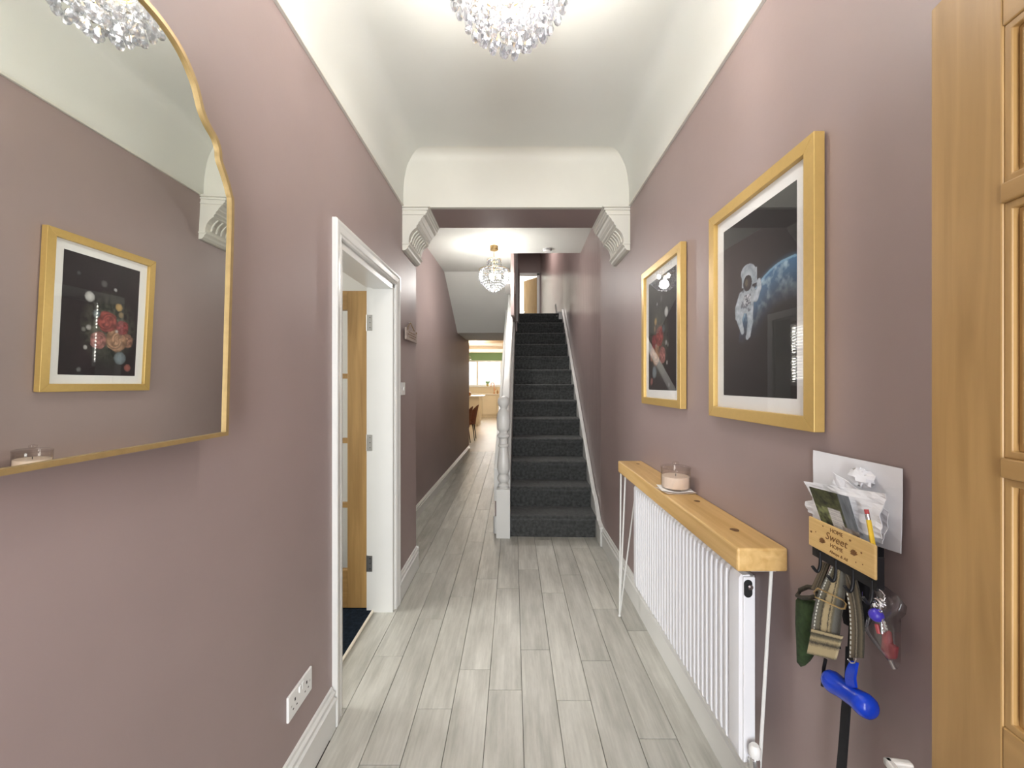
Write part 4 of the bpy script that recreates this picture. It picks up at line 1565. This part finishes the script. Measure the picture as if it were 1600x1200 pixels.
XT = PXF - .0002
text_on(plq, 'HOME', .0125, .878, 1.1005, XT)
text_on(plq, 'Sweet', .024, .880, 1.084, XT, shear=.25)
text_on(plq, 'HOME', .0125, .878, 1.0665, XT)
text_on(plq, 'Always & All', .0095, .873, 1.0525, XT, shear=.2)
mb = MB()
for (yy, zz, rr) in ((.952, 1.076, .0025), (.842, 1.098, .0025), (.938, 1.0805, .0013), (.828, 1.058, .0013), (.815, 1.083, .002), (.916, 1.102, .0016), (.812, 1.0605, .0012)):
    mb.tube([(XT - .0004, yy, zz), (XT + .001, yy, zz)], rr, 8)
for (yy, zz) in ((.917, 1.066), (.832, 1.074)):
    for k in range(7):
        a = k * PI / 6 - .3
        mb.tube([(XT - .0003, yy, zz - .004), (XT - .0003, yy + .008 * math.cos(a), zz + .008 * math.sin(a))], [.0004, .0014], 6)
tag(mb.build('engraved_sprigs', 'burnt', plq), kind='stuff')


def sheet(name, label, cat, pts, X0, X1, m, group=None, thick=.0012, crump=0.0, nu=8, nv=8, seed=1, fn=None):
    """paper sheet: four corners (y,z), leaning from X0 at the foot to X1 at the top, with creases"""
    (a, b, c, d) = [Vector(p) for p in pts]        # top far, top near, bottom near, bottom far
    vs, fs = [], []
    for j in range(nv + 1):
        for i in range(nu + 1):
            u, v = i / nu, j / nv
            p = (a * (1 - u) + b * u) * (1 - v) + (d * (1 - u) + c * u) * v
            x = X1 + (X0 - X1) * v + crump * (fbm(u * 4 + seed, v * 4, seed) - .5)
            vs.append((x, p.x, p.y))
    n1 = len(vs)
    vs += [(x + thick, y_, z_) for x, y_, z_ in vs]
    w1 = nu + 1
    for j in range(nv):
        for i in range(nu):
            k = j * w1 + i
            fs.append((k, k + 1, k + 1 + w1, k + w1))
            fs.append((n1 + k, n1 + k + w1, n1 + k + 1 + w1, n1 + k + 1))
    for i in range(nu):
        fs.append((i, n1 + i, n1 + i + 1, i + 1))
        k = nv * w1 + i
        fs.append((k, k + 1, n1 + k + 1, n1 + k))
    for j in range(nv):
        k = j * w1
        fs.append((k, k + w1, n1 + k + w1, n1 + k))
        k = j * w1 + nu
        fs.append((k, n1 + k, n1 + k + w1, k + w1))
    mb = MB()
    mb.add(vs, fs)
    o = mb.build(name, m)
    if fn:
        at = o.data.color_attributes.new('ink', 'FLOAT_COLOR', 'POINT')
        flat = []
        for q in range(2):
            for j in range(nv + 1):
                for i in range(nu + 1):
                    flat += [*fn(i / nu, j / nv), 1.0]
        at.data.foreach_set('color', flat)
    return tag(o, label, cat, group)


GL = 'papers in the letter rack'
sheet('envelope', 'large flat white envelope at the back of the letter rack', 'envelope', [(1.040, 1.257), (.800, 1.259), (.800, 1.088), (1.035, 1.060)], XR - .014, XR - .010, 'paper', GL, crump=.004, seed=2)


def yz(x, y, X):
    p = spot(x, y, X)
    return (p.y, p.z)


sheet('letter', 'crumpled white letter sticking up behind the postcard', 'paper', [yz(1256, 752, .752), yz(1382, 772, .752), yz(1374, 842, .744), yz(1284, 812, .744)],
      .744, .752, 'paper', GL, crump=.020, nu=16, nv=16, seed=5)
sheet('folded_paper', 'folded white paper poking out of the letter rack', 'paper', [yz(1300, 738, .764), yz(1388, 800, .764), yz(1376, 850, .760), yz(1290, 812, .760)],
      .762, .766, 'paper', GL, crump=.016, nu=14, nv=14, seed=11)
sheet('torn_paper', 'torn white scrap at the side of the letter rack', 'paper', [yz(1257, 783, .772), yz(1285, 780, .772), yz(1290, 812, .770), yz(1262, 800, .770)],
      .770, .772, 'paper', GL, crump=.010, nu=8, nv=8, seed=23)
# scrunched tissue on top
mb = MB()
tc_ = spot(1345, 745, .770)
prof_n = 16
vs, fs = [], []
for j in range(9):
    for i in range(prof_n):
        a = 2 * PI * i / prof_n
        t = PI * (j + .02) / 8.04
        rr = 1 + 1.5 * (fbm(math.cos(a) * 5 + 7, math.sin(a) * 5 + j * 1.3, 3) - .5)
        vs.append((tc_.x + .010 * rr * math.sin(t) * math.cos(a), tc_.y + .026 * rr * math.sin(t) * math.sin(a), tc_.z + .018 * rr * math.cos(t)))
for j in range(8):
    for i in range(prof_n):
        k, k2 = j * prof_n + i, j * prof_n + (i + 1) % prof_n
        fs.append((k, k2, k2 + prof_n, k + prof_n))
mb.add(vs, fs)
tag(mb.build('tissue', 'paper', smooth=25), 'scrunched white tissue tucked behind the letters', 'tissue', GL)


def postcard(u, v):
    n = fbm(u * 9, v * 9, 6)
    col = lerp3((.012, .010, .007), (.10, .11, .04), n * 1.6 - .4)
    if u > .74:
        col = lerp3((.05, .055, .06), (.20, .22, .24), fbm(u * 20, v * 3, 7))
    if u < .4 and v > .45:
        col = lerp3(col, (.22, .24, .10), max(0, n * 2 - .7))
    if .36 < u < .68 and v > .42:
        col = (.50, .48, .45)
        if int(v * 40) % 2 and vnoise(u * 50, v * 30) > .35:
            col = (.33, .31, .30)
    if u > .6 and v > .78:
        col = lerp3((.05, .02, .01), (.42, .38, .34), n)
    return col


sheet('postcard', 'dark photo postcard with pale text panel in the letter rack', 'postcard', [yz(1264, 760, .734), yz(1325, 776, .734), yz(1346, 848, .728), yz(1286, 822, .728)],
      .728, .734, 'ink', GL, nu=44, nv=50, fn=postcard)
pc = thing('pencil', spot(1366, 848, .727), 'yellow pencil with red rubber in the letter rack', 'pencil')
p0, p1, p2, p3 = spot(1366, 862, .727), spot(1357, 812, .727), spot(1355, 803, .727), spot(1353.5, 796, .727)
MB().tube([p0, p1], .0042, 6).build('barrel', 'yellow', pc)
MB().tube([p1, p2], .0043, 10).build('ferrule', 'chrome', pc, smooth=50)
MB().tube([p2, p3], .0040, 10).build('rubber_tip', 'rubber', pc, smooth=50)


# ---- things hanging from the hooks
def ribbon(name, m, centre, X, parent=None, thick=.003, stitch=False):
    """webbing following pixel points (x, y, half width px, dX) on a plane near X"""
    cs = catmull([(a, b, c, dx) for a, b, c, dx in centre], 6)
    L_, R_ = [], []
    for i, (a, b, c, dx) in enumerate(cs):
        q = cs[min(i + 1, len(cs) - 1)]
        p = cs[max(i - 1, 0)]
        tx, ty = q[0] - p[0], q[1] - p[1]
        l = math.hypot(tx, ty) or 1
        nx_, ny_ = -ty / l, tx / l
        if nx_ > 0:
            nx_, ny_ = -nx_, -ny_
        L_.append(spot(a + nx_ * c, b + ny_ * c, X + dx))
        R_.append(spot(a - nx_ * c, b - ny_ * c, X + dx))
    k = len(cs)
    vs, fs = [], []
    T = Vector((thick, 0, 0))
    for i in range(k):
        vs += [L_[i], R_[i], R_[i] + T, L_[i] + T]
    for i in range(k - 1):
        for j in range(4):
            fs.append((i * 4 + j, i * 4 + (j + 1) % 4, i * 4 + 4 + (j + 1) % 4, i * 4 + 4 + j))
    fs += [(0, 1, 2, 3), (4 * k - 1, 4 * k - 2, 4 * k - 3, 4 * k - 4)]
    mb = MB()
    mb.add(vs, fs)
    o = mb.build(name, m, parent)
    uvl = o.data.uv_layers.new(name='uv')
    for lp in o.data.loops:
        vi = lp.vertex_index
        uvl.data[lp.index].uv = ((0.0, 1.0, 1.0, 0.0)[vi % 4], (vi // 4) / (k - 1))
    if stitch:
        sm = MB()
        for side in (.14,):
            i = 0
            while i < k - 1:
                A = L_[i].lerp(R_[i], side)
                B = L_[i + 1].lerp(R_[i + 1], side)
                sm.tube([A.lerp(B, .15) - Vector((.001, 0, 0)), A.lerp(B, .7) - Vector((.001, 0, 0))], .0013, 6)
                i += 1
        sm.build('stitching', 'stitch', o if parent is not None else o)
    return o


HX = .722
hn = thing('dog_harness', spot(1300, 1030, HX), 'striped tan webbing dog harness with a metal loop hanging from a rack hook', 'harness', 'dog walking things on the rack hooks')
ribbon('strap', 'webbing', [(1309, 884, 9, .004), (1304, 908, 16, 0), (1297, 935, 21, -.004), (1291, 965, 22, -.005), (1288, 994, 22, -.004)], HX, hn, stitch=True)
ribbon('flap', 'flap', [(1291, 988, 24, -.008), (1288, 1000, 23, -.009), (1282, 1026, 22, -.008)], HX, hn, thick=.005)
ribbon('strap', 'webbing_dark', [(1312, 882, 6, .006), (1326, 905, 10, .004), (1335, 945, 10, .004), (1338, 985, 11, .006), (1337, 1028, 11, .008)], HX, hn, stitch=True)
ribbon('strap', 'webbing_dark', [(1290, 880, 6, .02), (1283, 898, 6, .02), (1273, 922, 7, .016)], HX, hn)
q = [spot(a, b, HX - .009) for a, b in ((1278, 919), (1318, 938), (1322, 944), (1320, 951), (1314, 951), (1274, 933), (1272, 925))]
MB().tube(q, .0018, 8, True).build('metal_loop', 'brass', hn, smooth=60)
q = [spot(a, b, HX - .002) for a, b in ((1267, 986), (1283, 990), (1312, 1006), (1312, 1012), (1290, 1006), (1267, 994))]
MB().tube(q, .0030, 8, True).build('band', 'blackcloth', hn, smooth=60)


def pouch(name, parent, m, outline, X0, X1, nm2=None):
    """soft pouch: pixel outline pillowed between two distances from the wall"""
    n_ = len(outline)
    cx = sum(p[0] for p in outline) / n_
    cy = sum(p[1] for p in outline) / n_
    Xm = (X0 + X1) / 2
    vs, fs = [], []
    rings = [(1.0, Xm), (.86, X0 + .25 * (Xm - X0)), (.55, X0), (.05, X0 - .002)]
    for s, X in rings:
        for (a, b) in outline:
            P = spot(cx + (a - cx) * s, cy + (b - cy) * s, Xm)
            vs.append((X, P.y, P.z))
    rings2 = [(.86, X1 - .25 * (X1 - Xm)), (.05, X1)]
    for s, X in rings2:
        for (a, b) in outline:
            P = spot(cx + (a - cx) * s, cy + (b - cy) * s, Xm)
            vs.append((X, P.y, P.z))
    def band(a, b):
        for i in range(n_):
            j = (i + 1) % n_
            fs.append((a * n_ + i, a * n_ + j, b * n_ + j, b * n_ + i))
    band(0, 1); band(1, 2); band(2, 3); band(0, 4); band(4, 5)
    fs.append(tuple(3 * n_ + i for i in range(n_)))
    fs.append(tuple(5 * n_ + i for i in range(n_)))
    mb = MB()
    mb.add(vs, fs)
    return mb.build(name, m, parent, smooth=60)


gb = thing('treat_pouch', spot(1258, 1035, .745), 'dark green fabric treat pouch with a drawn brown rim', 'pouch', 'dog walking things on the rack hooks')
pouch('body', gb, 'green', [(1249, 930), (1262, 934), (1278, 940), (1279, 975), (1276, 1010), (1268, 1025), (1258, 1040), (1251, 1042), (1250, 1010), (1248, 970)], .732, .766)
q = [spot(a, b, .744 + c) for a, b, c in ((1246, 931, 0), (1250, 922, .01), (1262, 917, .016), (1276, 919, .012), (1278, 931, 0), (1266, 934, -.008), (1253, 934, -.008))]
MB().tube(q, .0055, 8, True).build('rim', 'webbing_dark', gb, smooth=60)
MB().tube([spot(1276, 922, .75), spot(1284, 900, .75), spot(1290, 884, .75)], .0035, 8).build('cord', 'twine', gb)

bp_ = thing('black_pouch', spot(1335, 985, .75), 'black fabric pouch hanging behind the tan straps', 'pouch', 'dog walking things on the rack hooks')
pouch('body', bp_, 'blackcloth', [(1322, 900), (1350, 905), (1362, 925), (1360, 965), (1350, 982), (1338, 985), (1325, 978), (1318, 940)], .738, .774)
MB().tube([spot(1344, 905, .752), spot(1346, 890, .752), spot(1346, 880, .752)], .003, 8).build('loop', 'blackcloth', bp_)
MB().tube([spot(1347, 924, .734), spot(1347, 938, .734)], .0012, 6).build('zip_pull', 'chrome', bp_)

bn = thing('waste_bag_holder', spot(1328, 1118, .728), 'bright blue bone-shaped waste bag dispenser hanging from a clip', 'dispenser', 'dog walking things on the rack hooks')
A, B = spot(1302, 1066, .728), spot(1352, 1102, .728)
ax = B - A
pts, rs = [], []
prof_b = [(-.22, .005), (-.19, .014), (-.11, .0205), (0, .0225), (.12, .0215), (.25, .0195), (.5, .0190), (.75, .0195), (.88, .0215), (1.0, .0225), (1.11, .0205), (1.19, .014), (1.22, .005)]
for t, rr in prof_b:
    pts.append(A + ax * t)
    rs.append(rr * 1.06)
MB().tube(pts, rs, 20).build('body', 'blue', bn, smooth=70)
ribbon('strap', 'blue', [(1333, 1034, 5, .0), (1329, 1046, 7, -.004), (1327, 1060, 7, -.004), (1330, 1076, 6, 0)], .722, bn, thick=.006)
MB().tube([spot(1325, 1030, .720), spot(1330, 1036, .720), spot(1336, 1036, .722), spot(1338, 1028, .724)], .0016, 8).build('clip', 'chrome', bn, smooth=60)
MB().tube([spot(1285, 1072, .735), spot(1287, 1045, .738), spot(1290, 1030, .74)], .0035, 8).build('cord', 'blackcloth', bn)

ld = thing('dog_lead', spot(1312, 1230, .752), 'long black webbing dog lead hanging below the blue dispenser', 'lead', 'dog walking things on the rack hooks')
ribbon('webbing', 'blackcloth', [(1326, 1010, 5, 0), (1325, 1060, 6, 0), (1321, 1105, 7, 0), (1317, 1160, 7, 0), (1310, 1245, 8, 0)], .752, ld)
MB().tube([spot(1327, 1012, .752), spot(1330, 960, .752), spot(1334, 884, .752)], .0035, 8).build('cord', 'blackcloth', ld)

ks = thing('key_bunch', spot(1376, 985, .730), 'bunch of silver keys with a violet ball fob on a rack hook', 'keys', 'keys and bits on the rack hooks')
cR = spot(1372, 932, .728)
MB().tube([cR + Vector((.002 * math.sin(k), .014 * math.cos(2 * PI * k / 20), .016 * math.sin(2 * PI * k / 20))) for k in range(20)], .0014, 8, True).build('key_ring', 'chrome', ks, smooth=60)
MB().sphere(spot(1369, 961, .722), .0125, 16, 10).build('ball_fob', 'purple', ks, smooth=80)


def key(a, b, X, hr):
    P, Q = spot(*a, X), spot(*b, X)
    mb = MB()
    ctr = P
    mb.tube([ctr + Vector((0, hr * math.cos(2 * PI * k / 14), hr * math.sin(2 * PI * k / 14))) for k in range(14)], .0032, 6, True)
    d_ = (Q - P)
    mb.tube([P + d_ * .15, Q], .0024, 6)
    for t in (.62, .74, .86):
        c_ = P + d_ * t
        mb.box(c_.x - .001, c_.x + .001, c_.y - .0075, c_.y, c_.z - .0022, c_.z + .0022)
    mb.build('key', 'chrome', ks, smooth=40)


key((1371, 944), (1384, 986), .724, .009)
key((1376, 942), (1378, 990), .730, .008)
MB().tube([spot(1370, 975, .730), spot(1374, 990, .730)], .004, 8).build('red_tag', 'red', ks)

pb = thing('plastic_bag', spot(1400, 1045, .748), 'clear plastic bag holding a red tool tip on a rack hook', 'bag', 'keys and bits on the rack hooks')
pouch('film', pb, 'bag', [(1367, 908), (1385, 917), (1402, 930), (1413, 944), (1411, 958), (1402, 966), (1402, 1000), (1402, 1046), (1395, 1040), (1380, 1022), (1365, 1004), (1352, 985), (1360, 950)], .738, .764)
pouch('red_tip', pb, 'red', [(1381, 985), (1389, 985), (1392, 1005), (1402, 1012), (1400, 1030), (1388, 1030), (1379, 1016)], .744, .758)
MB().tube([spot(1391, 1032, .742), spot(1398, 1046, .742)], .003, 8).build('bit', 'steel', pb, smooth=60)
MB().tube([spot(1362, 905, .74), spot(1368, 912, .745), spot(1376, 916, .748)], .003, 6).build('bag_tie', 'bag', pb)

# ================================================================== KITCHEN AND DINING THINGS SEEN DOWN THE PASSAGE
UD = .60
for i, x in enumerate((-2.52, -1.915, -1.31, -.705)):
    u = thing('base_cabinet', (x + .3, KB - .3, 0), 'ivory base cabinet below the kitchen window', 'cabinet', 'base cabinets below the kitchen window')
    MB().box(x, x + .598, KB - UD + .02, KB - .003, .12, .965).build('carcass', 'unit', u)
    MB().box(x + .003, x + .595, KB - UD, KB - UD + .02, .125, .955).build('door', 'unit', u, bevel=.003)
    MB().box(x, x + .598, KB - UD + .06, KB - UD + .08, 0, .12).build('plinth', 'unit', u)
tag(MB().box(-2.6, -.101, KB - UD - .02, KB - .003, .966, 1.006).build('worktop', 'worktop', bevel=.004), 'pale worktop running below the kitchen window', 'worktop')
tp = thing('kitchen_tap', (-.83, KB - .28, 1.006), 'copper swan-neck kitchen tap on the pale worktop', 'tap')
MB().lathe([(.035, 0), (.035, .02), (.022, .03), (.018, .09)], -.83, KB - .28, 16, 1.006).build('base', 'copper', tp, smooth=40)
pts = [(-.83, KB - .28, 1.08), (-.83, KB - .28, 1.40)] + [(-.83 - .07 + .07 * math.cos(a), KB - .28, 1.40 + .09 * math.sin(a)) for a in [PI * k / 8 for k in range(1, 9)]] + [(-.97, KB - .28, 1.30)]
MB().tube(pts, .018, 10).build('spout', 'copper', tp, smooth=60)
MB().tube([(-.815, KB - .28, 1.16), (-.74, KB - .28, 1.22)], .012, 8).build('lever', 'copper', tp, smooth=60)
pl = thing('potted_plant', (-1.13, KB - .06, 1.326), 'small green plant in a mustard pot on the window sill', 'plant')
MB().lathe([(.045, 0), (.06, .10), (.055, .105), (.05, .09), (.001, .085)], -1.13, KB - .055, 16, 1.326).build('pot', 'pot', pl, smooth=40)
for k in range(9):
    a = k * 2.4
    c = Vector((-1.13 + .03 * math.cos(a), KB - .055 + .02 * math.sin(a), 1.42))
    t = c + Vector((.06 * math.cos(a), .03 * math.sin(a), .11 + .02 * (k % 3)))
    MB().tube([c, c.lerp(t, .5) + Vector((0, 0, .02)), t], [.004, .020, .002], 6).build('leaf', 'leaf', pl)
bt = thing('soap_bottle', (-.68, KB - .30, 1.006), 'amber soap bottle beside the copper tap', 'bottle')
MB().lathe([(.035, 0), (.035, .11), (.012, .14), (.012, .16)], -.68, KB - .30, 14, 1.006).build('body', 'brownbox', bt, smooth=40)
MB().lathe([(.014, .16), (.014, .18), (.005, .185), (.005, .21)], -.68, KB - .30, 10, 1.006).build('pump', 'brass', bt, smooth=40)

isl = thing('kitchen_island', (-2.1, 13.9, 0), 'ivory kitchen island with overhanging pale top', 'island')
MB().box(-3.0, -1.17, 13.45, 14.6, .10, .985).build('body', 'unit', isl, bevel=.003)
MB().box(-2.97, -1.20, 13.50, 14.55, 0, .10).build('plinth', 'unit', isl)
MB().box(-3.05, -1.02, 13.38, 14.7, .985, 1.025).build('island_top', 'worktop', isl, bevel=.004)
for x in (-2.35, -1.76):
    MB().box(x, x + .56, 13.43, 13.45, .12, .97).build('panel', 'unit', isl, bevel=.002)
tag(MB().box(-1.66, -1.46, 13.55, 13.75, 1.026, 1.15).build('wooden_box', 'brownbox', bevel=.004), 'small brown wooden box on the kitchen island', 'box')

tb = thing('dining_table', (-1.95, 9.9, 0), 'pale dining table beside the terracotta chairs', 'table')
MB().box(-2.65, -1.26, 9.0, 10.9, .735, .765).build('table_top', 'worktop', tb, bevel=.004)
for x in (-2.55, -1.50):
    for y in (9.1, 10.75):
        MB().box(x, x + .05, y, y + .05, 0, .735).build('leg', 'black', tb)
bw = tag(MB().lathe([(.05, 0), (.10, .03), (.14, .075), (.135, .075), (.095, .035), (.001, .015)], -1.56, 10.25, 24, .766).build('bowl', 'steel', smooth=40), 'dark bowl standing on the dining table', 'bowl')


def chair(cx, cy, label):
    """upholstered tub-backed chair facing the table at -x"""
    t = thing('dining_chair', (cx, cy, 0), label, 'chair', 'terracotta chairs at the dining table')
    vs, fs = [], []
    mb = MB()
    mb.box(cx - .36, cx + .04, cy - .22, cy + .22, .42, .50)
    mb.build('seat', 'tan_leather', t, bevel=.025)
    n = 10
    for k in range(n + 1):
        a = -1.15 + 2.3 * k / n
        hgt = .90 - .16 * (abs(a) / 1.15) ** 2.2
        for z, rr, th in ((.40, .235, 0), (.55, .245, 0), (.72, .262, 0), (hgt, .285, 0)):
            for s in (0, .03):
                r0 = rr - s
                vs.append((cx - .16 + (r0 * math.cos(a)) * .92 + (z - .40) * .09, cy + r0 * math.sin(a), z if z != hgt else hgt - s * .2))
    w_ = 8
    for k in range(n):
        for q in range(3):
            b0_ = k * w_ + q * 2
            fs.append((b0_, b0_ + 2, b0_ + w_ + 2, b0_ + w_))
            fs.append((b0_ + 1, b0_ + w_ + 1, b0_ + w_ + 3, b0_ + 3))
        b0_ = k * w_
        fs.append((b0_, b0_ + w_, b0_ + w_ + 1, b0_ + 1))
        fs.append((b0_ + 6, b0_ + 7, b0_ + w_ + 7, b0_ + w_ + 6))
    for k in (0, n):
        b0_ = k * w_
        for q in range(3):
            c = b0_ + q * 2
            fs.append((c, c + 1, c + 3, c + 2))
    mb = MB()
    mb.add(vs, fs)
    mb.build('backrest', 'tan_leather', t, smooth=50)
    for sx, sy in ((-.32, -.17), (-.32, .17), (.0, -.17), (.0, .17)):
        x, y = cx + sx, cy + sy
        ox = -.03 if sx < -.1 else .055
        oy = .03 * (1 if sy > 0 else -1)
        MB().tube([(x, y, .43), (x + ox, y + oy, 0.0)], [.016, .009], 8).build('leg', 'black', t, smooth=60)
    return t


chair(-1.10, 9.45, 'terracotta tub-backed dining chair nearest the passage end')
chair(-1.03, 10.2, 'terracotta tub-backed dining chair nearest the kitchen island')

pdn = thing('pendant_lamp', (-1.62, 13.9, KZ), 'small black-capped pendant lamp above the kitchen island', 'lamp')
MB().lathe([(.05, 0), (.05, -.02)], -1.62, 13.9, 16, KZ).build('canopy', 'black', pdn)
MB().tube([(-1.62, 13.9, KZ - .02), (-1.62, 13.9, 2.50)], .006, 6).build('flex', 'black', pdn)
MB().lathe([(.02, .10), (.05, .06), (.05, .0)], -1.62, 13.9, 14, 2.44).build('cap', 'black', pdn, smooth=40)
MB().lathe([(.05, 0), (.13, -.06), (.15, -.16), (.145, -.16), (.125, -.06), (.045, -.005)], -1.62, 13.9, 18, 2.44).build('shade', 'jar', pdn, smooth=40)
MB().sphere((-1.62, 13.9, 2.37), .035, 12, 8).build('bulb', 'spot', pdn, smooth=80)
for i, (x, y) in enumerate(((-1.26, 12.4), (-1.23, 13.6))):
    dl = thing('downlight', (x, y, KZ), ('round recessed downlight nearest the passage in the kitchen ceiling', 'round recessed downlight above the kitchen island end')[i], 'downlight', 'recessed kitchen downlights')
    MB().lathe([(.05, 0), (.05, -.006), (.038, -.008)], x, y, 16, KZ).build('bezel', 'plastic', dl)
    MB().lathe([(.036, -.006), (.036, -.009)], x, y, 16, KZ).build('lens', 'spot', dl)
    point_light('downlight_light', (0, 0, -.12), 20, (1.0, .86, .68), .05, dl)

# ---- dark chair with clothes in the bedroom upstairs
bc = thing('bedroom_chair', (.30, 13.0, LZ), 'black upholstered chair seen through the bedroom door', 'chair')
MB().box(.08, .40, 12.8, 13.2, LZ + .42, LZ + .50).build('seat', 'blackcloth', bc, bevel=.02)
MB().prism([(.12, LZ + .48), (.40, LZ + .48), (.42, LZ + .86), (.36, LZ + .92), (.24, LZ + .90), (.14, LZ + .76)], 'y', 13.16, 13.24).build('backrest', 'blackcloth', bc, bevel=.02)
for x in (.10, .37):
    for y in (12.82, 13.17):
        MB().box(x, x + .03, y, y + .03, LZ, LZ + .43).build('leg', 'black', bc)
